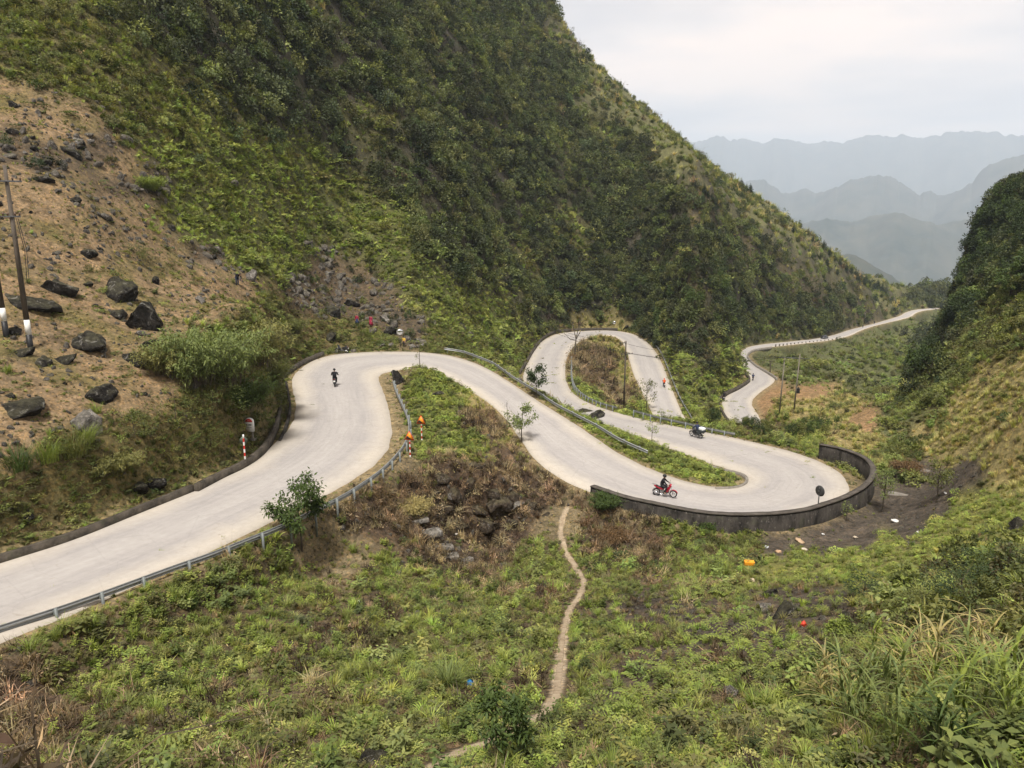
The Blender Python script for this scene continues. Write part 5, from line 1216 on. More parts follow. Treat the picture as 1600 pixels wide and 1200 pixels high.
def person(P, cloth, label, helmet=None, scale=1.0, cat='person', skirt=None, hat=None, bag=None):
    """P: joint positions; cloth: dict region -> material (top, legs, shoes)"""
    J, B = {}, []
    R = dict(pelvis=.135, waist=.125, chest=.150, neck=.058, head=.088, crownt=.075, Lsh=.068, Lel=.046, Lwr=.031, Rsh=.068, Rel=.046, Rwr=.031, Lhip=.088, Lkn=.062, Lan=.042, Ltoe=.036, Rhip=.088, Rkn=.062, Ran=.042, Rtoe=.036)
    for k, r in R.items(): J[k] = (np.array(P[k], float), r)
    B = [('pelvis', 'waist'), ('waist', 'chest'), ('chest', 'neck'), ('neck', 'head'), ('head', 'crownt')]
    for s in 'LR': B += [('chest', s + 'sh'), (s + 'sh', s + 'el'), (s + 'el', s + 'wr'), ('pelvis', s + 'hip'), (s + 'hip', s + 'kn'), (s + 'kn', s + 'an'), (s + 'an', s + 'toe')]
    fdir = np.array(P.get('face', (1, 0, 0)), float)
    J['nose'] = (J['head'][0] + fdir * .105, .014); B.append(('head', 'nose'))
    J['chin'] = (J['head'][0] + fdir * .055 - np.array([0, 0, .085]), .04); B.append(('head', 'chin'))
    for s in 'LR':
        d = J[s + 'wr'][0] - J[s + 'el'][0]; hand_bones(J, B, J[s + 'wr'][0], d, (0.1, 0, 1), s)
    for k in ('waist', 'chest', 'Lsh', 'Rsh', 'Lel', 'Rel', 'Lkn', 'Rkn', 'Lhip', 'Rhip', 'Lwr', 'Rwr'): J[k] = (J[k][0], J[k][1] * (1.4 if k in ('waist', 'chest') else 1.28))      # loose clothes
    names = list(J); ix = {n: i for i, n in enumerate(names)}
    me = bpy.data.meshes.new('person'); me.from_pydata([tuple(J[n][0]) for n in names], [(ix[a], ix[b]) for a, b in B], [])
    tmp = bpy.data.objects.new('person', me); COL.objects.link(tmp)
    sk = tmp.modifiers.new('skin', 'SKIN'); sk.use_smooth_shade = True
    for i, n in enumerate(names):
        d = me.skin_vertices[0].data[i]; d.radius = (J[n][1], J[n][1]); d.use_root = n == 'pelvis'
    ss = tmp.modifiers.new('sub', 'SUBSURF'); ss.levels = ss.render_levels = 1
    dg = bpy.context.evaluated_depsgraph_get(); ev = tmp.evaluated_get(dg); m2 = bpy.data.meshes.new_from_object(ev)
    bpy.data.objects.remove(tmp); m2.name = 'person'
    m2.materials.clear()
    for m in (cloth['top'], cloth['legs'], cloth['shoes'], SKIN): m2.materials.append(m)
    seg, reg = [], []
    sl = 3 if cloth.get('bare') else 0
    for a, b in B:
        seg.append((J[a][0], J[b][0])); ab = a + b
        reg.append(3 if ('head' in ab or 'crown' in ab or 'palm' in ab or b[1:2] == 'f' or b[1:3] in ('ta', 'tb') or b in ('nose', 'chin')) else 2 if ('an' in a[1:] and 'toe' in b) else 1 if ('kn' in ab or 'hip' in ab) else sl if ('wr' in b) else 0)
    S0, S1 = np.array([s[0] for s in seg]), np.array([s[1] for s in seg]); dd = S1 - S0; L2 = (dd ** 2).sum(1) + 1e-9
    mi = []
    for f in m2.polygons:
        c = np.array(f.center); t = np.clip(((c - S0) * dd).sum(1) / L2, 0, 1); mi.append(reg[int(np.argmin(((S0 + dd * t[:, None] - c) ** 2).sum(1)))])
    m2.polygons.foreach_set('material_index', np.array(mi, np.int32)); m2.polygons.foreach_set('use_smooth', np.ones(len(m2.polygons), bool)); m2.update()
    o = link('person', m2); hd = J['head'][0]
    if helmet is not None:
        V, F = ico(3); keep = V[:, 2] > -.45
        V = V * [.150, .135, .145] + hd + [-.01, 0, .045]; fk = keep[F].all(1)
        h = part('helmet', (V, F[fk]), helmet, o, True)
        part('visor', (np.array([hd + [.128 * math.cos(a), .128 * math.sin(a), z] for a in np.linspace(-.9, .9, 9) for z in (-.03, .05)]), np.array([[2 * i, 2 * i + 1, 2 * i + 3, 2 * i + 2] for i in range(8)])), M_BLACK, h)
    else:
        V, F = ico(2); keep = V[:, 2] > -.2
        F = F[keep[F].all(1)]; us, inv = np.unique(F, return_inverse=True)
        part('hair', (V[us] * [.112, .108, .115] + hd + [0, 0, .03] - fdir * .012, inv.reshape(F.shape)), HAIR, o, True)
    if hat is not None:
        part('hat', loft([[(hd[0] + math.cos(a) * r, hd[1] + math.sin(a) * r, hd[2] + z) for a in np.linspace(0, 6.283, 14, endpoint=False)] for r, z in ((.27, .06), (.12, .15), (.02, .24))]), hat, o)
    if skirt is not None:
        pz = J['pelvis'][0]; kn = (J['Lkn'][0] + J['Rkn'][0]) / 2; lo = kn - np.array([0, 0, .18])
        part('skirt', loft([[c + np.array([math.cos(a) * r, math.sin(a) * r, 0]) for a in np.linspace(0, 6.283, 16, endpoint=False)] for c, r in ((pz + [0, 0, .12], .15), (pz, .20), ((pz + lo) / 2, .26), (lo, .31))]), skirt, o, True)
    if bag is not None:
        ch = J['chest'][0]; part('backpack', (lambda VF: (VF[0] - fdir * .20 + ch + [0, 0, -.1], VF[1]))(box(.2, .3, .42, (0, 0, 0), .06)), bag, o, True)
    o.scale = (scale,) * 3
    return tag(o, label, cat)
RIDE = dict(pelvis=(-.30, 0, .90), waist=(-.26, 0, 1.06), chest=(-.16, 0, 1.26), neck=(-.10, 0, 1.44), head=(-.06, 0, 1.58), crownt=(-.07, 0, 1.66),
            Lsh=(-.12, .19, 1.36), Lel=(.06, .30, 1.14), Lwr=(.20, .33, 1.06), Rsh=(-.12, -.19, 1.36), Rel=(.06, -.30, 1.14), Rwr=(.20, -.33, 1.06),
            Lhip=(-.24, .11, .86), Lkn=(.14, .18, .78), Lan=(-.06, .17, .36), Ltoe=(.10, .18, .31), Rhip=(-.24, -.11, .86), Rkn=(.14, -.18, .78), Ran=(-.06, -.17, .36), Rtoe=(.10, -.18, .31))
STAND = dict(pelvis=(0, 0, .92), waist=(0, 0, 1.08), chest=(.01, 0, 1.28), neck=(.02, 0, 1.46), head=(.04, 0, 1.58), crownt=(.03, 0, 1.66),
             Lsh=(.01, .18, 1.38), Lel=(.02, .24, 1.12), Lwr=(.12, .22, .90), Rsh=(.01, -.18, 1.38), Rel=(-.02, -.24, 1.12), Rwr=(.08, -.25, .88),
             Lhip=(0, .10, .88), Lkn=(.03, .11, .48), Lan=(0, .11, .07), Ltoe=(.15, .12, .035), Rhip=(0, -.10, .88), Rkn=(.02, -.11, .48), Ran=(-.04, -.11, .07), Rtoe=(.11, -.12, .035))
BEND = dict(STAND, waist=(.10, 0, 1.02), chest=(.28, 0, 1.10), neck=(.44, 0, 1.12), head=(.56, 0, 1.10), crownt=(.64, 0, 1.12), Lsh=(.33, .18, 1.10), Lel=(.42, .20, .84), Lwr=(.50, .16, .60), Rsh=(.33, -.18, 1.10), Rel=(.44, -.20, .84), Rwr=(.54, -.14, .60), face=(.7, 0, -.7))
cl = lambda n, c: plain(n, c, .85, 0, .2, 12, .1)
C_BLACK, C_DARK, C_ORANGE, C_PINK, C_YEL, C_NAVY = cl('black_jacket', (.016, .016, .018)), cl('dark_trousers', (.03, .03, .033)), cl('orange_jacket', (.65, .09, .02)), cl('pink_cloth', (.26, .03, .055)), cl('yellow_cloth', (.55, .36, .06)), cl('navy_cloth', (.03, .04, .08))
def on_road(a, b):
    """where a bike stands whose rear and front tyres touch these readings (x, y, level)"""
    A, Bp = at_z(*a), at_z(*b); d = Bp - A; m = (A + Bp) / 2
    x = raster(RZ, np.array([m[0]]), np.array([m[1]]), 0)[0]
    m[2] = x + .055; return m, math.atan2(d[1], d[0])
def put(o, m, rz, kids=()):
    o.location = m; o.rotation_euler = (0, 0, rz)
P_RED, P_DK, P_BLUE = plain('red_bodywork', (.36, .012, .03), .25, 0, .1, 6, .5), plain('dark_bodywork', (.03, .03, .035), .3, 0, .1, 6, .5), plain('grey_bodywork', (.12, .13, .15), .3, 0, .1, 6, .5)
def rider(m, rz, cloth, label, helmet, **k):
    o = person(RIDE, cloth, label, helmet, **k); put(o, m, rz); o['group'] = 'riders on motorbikes'; return o
K_B = dict(top=C_BLACK, legs=C_DARK, shoes=cl('tan_shoes', (.30, .20, .13)))
b1 = motorbike(P_RED, 'red motorbike seen side on beside the parapet wall')
m, rz = on_road((1025.6, 774.9, -21.2), (1051.5, 780.2, -21.3)); put(b1, m, rz); rider(m, rz, K_B, 'black clad helmeted rider on the red motorbike', M_BLACK)
b2 = motorbike(P_DK, 'dark motorbike seen from behind on the first bend')
m, rz = on_road((523, 606.5, -17.5), (524.5, 601, -17.5)); put(b2, m, rz); rider(m, rz, K_B, 'rider in black seen from behind on the first bend', M_BLACK)
b3 = motorbike(P_DK, 'dark motorbike loaded with a white box near the second guardrail')
m, rz = on_road((1094, 686.6, -23.6), (1080, 683.4, -23.7)); put(b3, m, rz); rider(m, rz, dict(top=C_NAVY, legs=C_DARK, shoes=C_BLACK), 'rider in dark blue on the loaded motorbike', M_BLACK)
lug = empty('luggage_box', m, rz); part('case', box(.52, .46, .30, (-.80, 0, 1.12), .05), plain('white_box', (.75, .78, .76), .5), lug)
tag(lug, 'white luggage box strapped behind the rider in dark blue', 'luggage')
lug = empty('luggage_bag', m, rz); part('bag', join4(box(.56, .70, .30, (-.80, 0, .90), .08), box(.42, .16, .34, (-.62, .30, .72), .05), box(.42, .16, .34, (-.62, -.30, .72), .05)), plain('black_bag', (.03, .035, .037), .6), lug, True)
tag(lug, 'dark pannier bags slung under the white luggage box', 'luggage')
b4 = motorbike(P_DK, 'dark motorbike under the rider in orange on the farther hairpin')
m, rz = on_road((1038, 606, -35.6), (1036.8, 602.5, -35.5)); put(b4, m, rz); rider(m, rz, dict(top=C_ORANGE, legs=C_DARK, shoes=C_BLACK), 'rider in a bright orange jacket on the farther hairpin', plain('red_helmet', (.5, .05, .02), .3))
def clone(src, m, rz, label):
    c = src.copy(); COL.objects.link(c); put(c, m, rz); c['label'] = label
    for ch in list(src.children):
        k = ch.copy(); COL.objects.link(k); k.parent = c
        for gch in ch.children:
            q = gch.copy(); COL.objects.link(q); q.parent = k
    return c
m = at_z(534, 550, -17.75); m[2] = max(ground(m[0], m[1]), -17.9) + .02; clone(b2, m, math.radians(172), 'dark motorbike parked at the far edge of the first bend')
m, rz = on_road((1131, 625.5, -40.0), (1131, 622, -40.0)); clone(b2, m, rz, 'tiny dark motorbike at the low wall of the valley bend'); rider(m, rz, K_B, 'tiny rider in black by the low wall of the valley bend', M_BLACK)
m, rz = on_road((1176, 596, -41.7), (1176.5, 594, -41.7)); clone(b2, m, rz, 'tiny dark motorbike beneath the dark cliff of the valley bend'); rider(m, rz, dict(top=C_NAVY, legs=C_DARK, shoes=C_BLACK), 'tiny rider beneath the dark cliff of the valley bend', M_BLACK)
m, rz = on_road((1363, 507.5, -62.2), (1369, 506, -62.4)); clone(b2, m, rz, 'distant speck of a motorbike on the last straight before the valley'); rider(m, rz, K_B, 'distant rider on the last straight before the valley', M_BLACK)
for px, py, P_, cloth, kw, lb, sc_, rz in (
   (371, 446, BEND, dict(top=C_BLACK, legs=C_NAVY, shoes=C_BLACK), {}, 'person in dark clothes bending down on the orange hillside', 1.0, -.6),
   (558, 509, STAND, dict(top=C_PINK, legs=C_DARK, shoes=C_BLACK), dict(skirt=C_NAVY), 'woman in pink with dark skirt among the rocks', .95, -1.2),
   (580, 511, STAND, dict(top=C_PINK, legs=C_PINK, shoes=C_BLACK), dict(skirt=C_PINK), 'woman all in bright pink among the rocks above the first bend', 1.0, -1.9),
   (631.5, 542.5, STAND, dict(top=C_YEL, legs=C_DARK, shoes=C_BLACK, bare=True), {}, 'child in a yellow top standing by the pale traffic mirror', .82, -1.6),
   (1348, 512.5, STAND, dict(top=C_BLACK, legs=C_DARK, shoes=C_BLACK), {}, 'distant walker in dark clothes at the roadside pole', 1.05, 1.0)):
    o = person(P_, cloth, lb, None, sc_, **kw); p = hit(px, py); o.location = p; o.rotation_euler = (0, 0, rz)
# ------------------------------------------------------------------ car
def car(m, rz, paint, label):
    root = empty('car', m, rz)
    def sec(x, w, z0, z1, wt): return [(x, -w, z0), (x, w, z0), (x, w * 1.02, (z0 + z1) / 2), (x, wt, z1), (x, -wt, z1), (x, -w * 1.02, (z0 + z1) / 2)]
    part('body', loft([sec(-2.15, .72, .38, .80, .66), sec(-1.9, .84, .25, .93, .76), sec(-1.0, .87, .22, .96, .80), sec(.7, .87, .22, .94, .80), sec(1.7, .84, .25, .84, .74), sec(2.15, .70, .36, .68, .6)]), paint, root)
    cab = part('cabin', loft([[(x * sx_, y * sy, z) for x, y in ((-1.55, -.74), (1.05, -.74), (1.05, .74), (-1.55, .74))] for z, sx_, sy in ((.94, 1, 1), (1.22, .84, .9), (1.44, .62, .8))]), paint, root)
    G = plain('car_glass', (.02, .025, .03), .08, 0, .1, 4, .6)
    for s in (1, -1):
        part('window', prism([(-1.22, .98), (.86, .98), (.58, 1.36), (-.92, 1.36)], s * .745, s * .70), G, cab)
    part('windscreen', loft([[(1.02, -.62, .98), (1.02, .62, .98), (.98, .62, .98), (.98, -.62, .98)], [(.70, -.54, 1.38), (.70, .54, 1.38), (.64, .54, 1.38), (.64, -.54, 1.38)]]), G, cab)
    for x in (1.3, -1.3):
        for s in (1, -1):
            w = empty('wheel', (x, s * .76, .31)); w.parent = root
            part('tyre', torus((0, 0, 0), .23, .085, seg=20), M_RUBBER, w, True); part('rim', cyl((0, -.07, 0), (0, .07, 0), .17, sides=14), M_CHROME, w)
    for s in (1, -1):
        part('headlight', ell((2.05, s * .55, .64), (.08, .14, .07), 1), M_WHITE, root); part('tail_light', ell((-2.05, s * .58, .76), (.06, .13, .08), 1), M_RED, root)
    part('bumper', box(.12, 1.4, .16, (2.12, 0, .38), .03), M_BLACK, root)
    tag(root, label, 'car')
m, rz = on_road((1284, 531.3, -53.6), (1292, 530.4, -53.9)); car(m, rz, P_DK, 'black car on the far road below the cliff')
# ------------------------------------------------------------------ boulders
BOULD = {}
def boulder_mesh(k, mat):
    if (k, mat.name) not in BOULD:
        V, F = rock_shape(np.random.default_rng(900 + k), 4, 11, .95, .15); BOULD[k, mat.name] = mesh_np('boulder', V, F, [mat], smooth=False)
    return BOULD[k, mat.name]
def boulder(p, w, label, group, k=None, mat=None, flat=1.0, rot=None, sink=.40):
    k = random.randrange(12) if k is None else k
    o = link('boulder', boulder_mesh(k, mat or M_ROCK)); s = w / 2
    o.scale = (s * random.uniform(.9, 1.15), s * random.uniform(.85, 1.1), s * flat * random.uniform(.85, 1.1)); o.location = (p[0], p[1], p[2] + s * .6 * flat - s * sink)
    o.rotation_euler = rot or (random.uniform(-.35, .35), random.uniform(-.35, .35), random.uniform(0, 6.28))
    return tag(o, label, 'boulder', group)
M_ROCKB = rock_mat('earthy_rock', (.035, .026, .018), (.13, .10, .072), white=.25, moss=.3)
GB = 'boulders lying on the slopes'
for px, py, w, mt, fl, lb in (
 (52, 482, 52, 0, .9, 'broad black boulder with a pale streak behind the tall banded pole'), (88, 455, 62, 0, .7, 'long black boulder just right of the tall banded pole'), (188, 466, 52, 0, .9, 'grey topped black boulder highest of the cluster left of the bush'),
 (186, 495, 34, 0, .9, 'small round black boulder at the left of the central cluster'), (234, 512, 62, 0, 1.0, 'largest black boulder of the central cluster'), (148, 541, 54, 0, .75, 'lone flat topped black boulder on orange soil'),
 (217, 567, 38, 0, 1.1, 'black boulder leaning below another beside the bush'), (234, 546, 36, 0, 1.0, 'black boulder stacked above its neighbour beside the bush'), (68, 566, 30, 0, .7, 'mottled low boulder below the banded pole'), (103, 566, 30, 0, .9, 'split brown boulder below the banded pole'),
 (28, 636, 76, 0, .5, 'flat dark ledge of rock at the left edge'), (163, 622, 46, 0, .8, 'grey boulder half hidden behind green grass on the bank'), (132, 664, 60, 1, .8, 'pale grey boulder at the brink of the mossy bank'),
 (315, 472, 24, 1, .7, 'small whitish boulder above the big bush'), (391, 436, 20, 1, 1.0, 'tan standing boulder next to the bending person'), (66, 282, 34, 0, .7, 'dark boulder high on the slope beside the pole top'), (112, 240, 34, 0, .7, 'dark boulder among rubble near the top of the soil'),
 (624, 598, 32, 0, 1.0, 'black boulder at the end of the near guardrail'), (686, 618, 22, 0, .9, 'dark boulder sunk in the grass of the first wedge'), (932, 655, 34, 0, .8, 'grey brown boulder at the tip of the strip between two roads'), (918, 645, 20, 0, .8, 'smaller boulder leaning on the grey brown one between two roads'),
 (585, 1196, 44, 0, .8, 'dark squared boulder at the bottom edge'), (592, 1032, 24, 0, .9, 'dark boulder in the middle of the weeds'), (628, 1026, 20, 0, .8, 'brown boulder in the weeds beside a darker one'), (432, 1150, 26, 0, .7, 'small grey boulder low in the weeds'), (1196, 954, 28, 1, 1.0, 'upright grey boulder by the burnt outcrop'),
 (1153, 1172, 46, 1, .6, 'pale slanting slab half buried in the weeds'), (1141, 1086, 22, 1, .9, 'whitish stone in the weeds above the slab'), (1222, 962, 46, 0, .6, 'blackened rock outcrop left of the red ball'), (1318, 968, 50, 0, .6, 'blackened rock outcrop right of the red ball'), (1592, 828, 44, 0, .7, 'dark ledge of rock at the right edge'),
 (240, 757, 30, 0, 1.0, 'brown boulder standing on the mossy bank'), (222, 768, 34, 0, .7, 'rounded brown boulder low on the mossy bank'), (42, 812, 20, 0, 1.0, 'small boulder low on the bank at left'), (708, 778, 26, 1, .8, 'grey boulder in burnt brush'), (805, 790, 26, 1, .8, 'grey boulder near the foot of the burnt bank'), (622, 895, 18, 1, .7, 'pale stone below burnt stems'),
 (980, 517, 13, 0, 1.3, 'brown rock cone at the top of the farther hairpin'), (897, 556, 8, 1, 1.0, 'pale stone at the foot of the bare tree'), (520, 490, 34, 0, .8, 'black boulder at the left of the rubble field'), (548, 478, 30, 0, .8, 'black boulder above the women in pink'), (610, 520, 26, 0, .9, 'black boulder right of the women in pink'),
 (600, 500, 20, 1, .9, 'pale block atop the rubble behind the women in pink'), (518, 530, 24, 0, 1.0, 'dark boulder on the bank over the parked motorbike'), (598, 541, 14, 1, .6, 'pale stone on the verge left of the mirror'), (612, 541, 12, 1, .7, 'smaller pale stone near the mirror'), (645, 541, 18, 1, .5, 'long pale stone right of the child in yellow'), (658, 540, 14, 1, .6, 'pale stone at the right end of the verge'), (1205, 930, 22, 0, 1, 'dark stone above the upright grey boulder'), (955, 960, 30, 0, .4, 'flat ashen stone beside the footpath clearing'), (1010, 968, 34, 0, .35, 'flat ashen stone in the burnt clearing')):
    p = hit(px, py); dep = project(p)[2]; boulder(p, w * 1.04 / FPX * dep, lb, GB, None, M_ROCKP if mt else M_ROCK, fl)
for k, (px, py, w) in enumerate(((668, 838, 44), (690, 858, 36), (702, 874, 30), (725, 880, 28), (655, 818, 30))):
    p = hit(px, py); dep = project(p)[2]; s = w / FPX * dep
    o = link('stone_slab', to_mesh('stone_slab', *box(s, s * .55, s * .22, (0, 0, 0), s * .05), [M_ROCKP])); o.location = p + np.array([0, 0, .12]); o.rotation_euler = (random.uniform(-.3, .1), random.uniform(-.2, .2), .5 + random.uniform(-.3, .3))
    tag(o, ('largest pale slab at the head of the tumbled steps', 'pale slab second from the top of the tumbled steps', 'small pale slab in the middle of the tumbled steps', 'lowest pale slab of the tumbled steps', 'pale slab lying alone above the tumbled steps')[k], 'stone slab', 'tumbled stone slabs')
for k, (px, py, w) in enumerate(((690,745,26),(735,752,30),(770,765,34),(745,790,38),(790,790,30),(720,815,26),(700,790,34),(765,820,30),(815,760,28),(830,790,24),(680,770,22),(715,775,44),(775,785,46),(800,775,30),(755,810,40),(740,725,24),(800,815,22),(850,805,20))):
    p = hit(px, py); boulder(p, w / FPX * project(p)[2], 'brown rock jutting from the burnt bank', 'rocks in the burnt bank', k % 12, M_ROCKB, .9, sink=.95)
# smaller rocks lying about the bare slope and the rubble
n = 0
cand = [(RNG.uniform(-60, 680), RNG.uniform(130, 640)) for _ in range(4000)]
for px, py in cand:
    if n >= 120: break
    p = hit(px, py); w = cover_at(np.array([math.atan2(p[0], p[1])]), np.array([math.log(math.hypot(p[0], p[1]))]))[0]
    if RNG.random() > w[KEYS.index('R')] * .9 + w[KEYS.index('S')] * .12 or raster(RD, p[:1], p[1:2])[0] < 2.5: continue
    s = .3 + 1.0 * RNG.random() ** 2.5
    boulder(p, s, 'small dark rock scattered on the orange slope' if w[KEYS.index('S')] > w[KEYS.index('R')] else 'dark rock in the rubble', 'small rocks scattered on the slope', n % 12, M_ROCK if RNG.random() < .8 else M_ROCKP, .8); n += 1

# ------------------------------------------------------------------ trees, saplings, bushes
M_BARK = stain_mat('grey_brown_bark', (.05, .04, .03), (.13, .105, .08), True, .3)
def leaf_obj(name, VF, mat, parent, rng):
    me = mesh_np(name, VF[0], VF[1], [mat]); set_attr(me, 'lv', 'FLOAT', 'FACE', np.clip(rng.normal(.45, .3, len(VF[1])), 0, 1)); return link(name, me, parent)
LM = {k: leaf_material('foliage_' + k, c) for k, c in dict(mid=(.065, .10, .028), dark=(.04, .062, .024), olive=(.12, .135, .042), lime=(.19, .24, .055), conifer=(.028, .042, .022), rust=(.15, .095, .05), straw=(.34, .29, .13), pale=(.16, .20, .07), bamboo=(.20, .20, .075)).items()}
def branchy(rng, H, nb, spread, lean=(0, 0), r=.05):
    top = np.array([lean[0], lean[1], H]); t = np.linspace(0, 1, 8)
    trunk = t[:, None] * top + np.stack([np.sin(t * 5 + rng.uniform(0, 6)) * .03 * H, np.cos(t * 4 + rng.uniform(0, 6)) * .03 * H, 0 * t], 1) * t[:, None]
    paths, rad, tips = [trunk], [r * (1 - .75 * t)], [trunk[-1]]
    for k in range(nb):
        f = rng.uniform(.35, .95); b = np.array([np.interp(f, t, trunk[:, i]) for i in range(3)]); a = k * 2.4 + rng.uniform(-.4, .4); L = spread * (1.15 - .6 * f) * rng.uniform(.7, 1.2)
        e = b + np.array([math.cos(a) * L, math.sin(a) * L, L * rng.uniform(.35, .9)]); m = (b + e) / 2 + np.array([0, 0, -.06 * L])
        s = np.linspace(0, 1, 6)[:, None]; P = (1 - s) ** 2 * b + 2 * s * (1 - s) * m + s ** 2 * e
        paths.append(P); rad.append(r * .45 * (1 - f * .5) * (1 - .8 * s[:, 0])); tips += [e, P[4], P[3]]
    return tubes(paths, rad, 6), np.array(tips), (paths, rad)
def sapling(px, py, H, label, leaf='mid', nb=9, spread=.9, lsz=.16, per=26, lean=(0, 0), seed=1, rc=.3, asp=.45, pos=None):
    rng = np.random.default_rng(seed); p = hit(px, py) if pos is None else pos; root = empty('sapling', p, rng.uniform(0, 6))
    tv, tips, _ = branchy(rng, H, nb, spread, lean, .022 * H ** .8); part('trunk', tv, M_BARK, root)
    k = np.repeat(np.arange(len(tips)), per); off = rdir(rng, len(k)) * rng.uniform(.15, 1, (len(k), 1)) * rc
    C = tips[k] + off; D = unit(off + [0, 0, -.05] + rdir(rng, len(k)) * .5); N = unit(rdir(rng, len(k)) * .6 + [0, 0, 1])
    L = lsz * rng.uniform(.6, 1.25, len(k)); leaf_obj('crown', leaves(C, D, N, L, L * asp), LM[leaf], root, rng)
    return tag(root, label, 'sapling')
sapling(472, 862, 3.5, 'leafy broad-crowned sapling outside the near guardrail', 'mid', 15, 1.45, .21, 70, seed=3, rc=.45)
sapling(838, 622, 3.0, 'dark round sapling behind the middle guardrail', 'dark', 12, 1.2, .24, 34, seed=4, rc=.4)
sapling(815, 690, 3.0, 'pale leaved sapling against the middle stretch of road', 'pale', 11, 1.3, .22, 30, seed=5, rc=.36)
sapling(792, 672, 2.6, 'thin nearly bare sapling left of the pale one', 'olive', 5, .7, .12, 2, seed=6)
sapling(656, 575, 2.6, 'wispy sapling on the crest of the first grassy wedge', 'olive', 7, .45, .16, 5, seed=7, rc=.2)
sapling(1018, 694, 2.4, 'wispy pale sapling on the strip between the roads', 'lime', 8, .8, .16, 9, seed=8, rc=.25)
sapling(1010, 642, 5.2, 'leafy sapling at the edge of the scrubby island', 'olive', 13, 2.0, .3, 16, seed=9, rc=.6)
sapling(790, 1192, 1.55, 'dark long-leaved sapling at the bottom edge by the footpath', 'mid', 14, .75, .20, 26, seed=10, rc=.22, asp=.28)
sapling(1463, 786, 3.0, 'small brownish green tree growing from the dark gully', 'olive', 12, 1.0, .18, 22, seed=11, rc=.4)
sapling(1378, 800, 3.2, 'bushy pale sapling just outside the parapet wall', 'pale', 12, .9, .16, 26, seed=12, rc=.35)
sapling(1322, 815, 1.4, 'tiny sapling growing from the foot of the parapet wall', 'pale', 6, .5, .14, 8, seed=13)
sapling(1275, 668, 3.4, 'leaning dark sapling on the terrace edge', 'olive', 8, .7, .2, 8, lean=(.9, 0), seed=14)
# bare forked tree
rng = np.random.default_rng(21); p = hit(898, 560); root = empty('bare_tree', p); H = height_to(p, 503)
paths = [np.array([(0, 0, -.3), (.05, 0, H * .3), (.2, 0, H * .52)]), np.array([(.2, 0, H * .52), (-.3, 0, H * .8), (-.9, .1, H)]), np.array([(.2, 0, H * .52), (.6, 0, H * .8), (.7, .1, H * .98)]), np.array([(.2, 0, H * .52), (1.0, 0, H * .72), (2.2, .1, H * .9)]),
         np.array([(.2, 0, H * .5), (-1.0, 0, H * .52), (-2.4, .1, H * .7)]), np.array([(-.3, 0, H * .8), (-.5, 0, H * .92), (-.3, .1, H * 1.02)]), np.array([(.6, 0, H * .8), (1.0, 0, H * .9), (1.5, .1, H * 1.0)])]
V, F = tubes(paths[:1], [np.array([.15, .12, .10])], 8); part('trunk', (V, F), M_BARK, root)
V, F = tubes(paths[1:], [np.array([.11, .07, .02])] * 6, 6); part('limbs', (V, F), M_BARK, root)
tag(root, 'bare forked tree on the scrubby island of the farther hairpin', 'tree')
def bush(px, py, w, h, label, leaf, seed, proto='shrub', n=1, pos=None):
    rng = np.random.default_rng(seed); p = hit(px, py) if pos is None else pos; root = empty('bush', p, rng.uniform(0, 6))
    if proto == 'feather':                                      # arching feathery canes
        B = []; Vs = []
        for k in range(130):
            a = rng.uniform(0, 6.28); r0 = rng.uniform(0, .3) * w; hh = h * rng.uniform(.55, 1.1); out = w * .5 * rng.uniform(.1, 1)
            t = np.linspace(0, 1, 9)[:, None]; b = np.array([math.cos(a) * r0, math.sin(a) * r0, 0]); d = np.array([math.cos(a), math.sin(a), 0])
            P = b + d * out * t ** 1.6 + np.array([0, 0, 1]) * hh * (t - .35 * t ** 3)
            B.append(P); c = np.repeat(P[2:], 9, 0) + rng.normal(0, .06 * h ** .5, (63, 3)); L = rng.uniform(.12, .30, 63) * (.7 + .3 * h / 2)
            Vs.append((*leaves(c, rdir(rng, 63) + d * .6, rdir(rng, 63) * .6 + [0, 0, 1], L, L * .22), 0))
        part('stems', tubes(B, [np.linspace(.014, .004, 9)] * len(B), 4), M_BARK, root); V, F, _ = join(Vs)
    else:
        st = branchy(rng, h * .7, 7, w * .35, (0, 0), .03)[0]; part('stems', st, M_BARK, root)
        V, F = crown(rng, 34, 46, 1.0, .9, .13 / max(w, .6) * 1.6, .5); V = V * [w / 2, w / 2, h / 2.0] + [0, 0, h * .12]
    leaf_obj('foliage', (V, F), LM[leaf], root, rng); return tag(root, label, 'bush')
bush(262, 585, 3.0, 2.6, 'feathery yellow green bush at the left of the bank thicket', 'bamboo', 31, 'feather')
bush(305, 600, 4.6, 4.8, 'tall feathery pale bush near the boulders in the bank thicket', 'pale', 30, 'feather')
bush(350, 600, 5.4, 5.4, 'biggest feathery grey green bush crowning the bank', 'pale', 32, 'feather')
bush(402, 575, 5.0, 4.8, 'feathery straw green bush at the right of the bank thicket', 'bamboo', 33, 'feather')
bush(275, 655, 3.6, 2.6, 'olive leafy bush spilling over the bank', 'olive', 34)
bush(335, 655, 4.2, 3.2, 'bushy green shrub under the feathery thicket', 'pale', 35)
bush(385, 640, 4.0, 3.0, 'green feathery shrub low in the bank thicket', 'mid', 36, 'feather')
bush(425, 600, 3.0, 2.2, 'olive shrub at the lower right of the bank thicket', 'olive', 29, 'feather')
bush(455, 520, 3.4, 2.2, 'olive bush on the bank above the drain wall', 'olive', 28, 'feather')
bush(330, 700, 2.6, 1.4, 'low olive bush halfway down the bank', 'olive', 27); bush(180, 735, 2.4, 1.2, 'low straw green bush on the near bank', 'bamboo', 26, 'feather')
bush(210, 680, 3.0, 2.0, 'dark olive bush beside the pale boulder on the bank', 'olive', 37)
bush(235, 300, 2.6, 2.0, 'bright green bush alone among the rubble', 'lime', 38, 'feather')
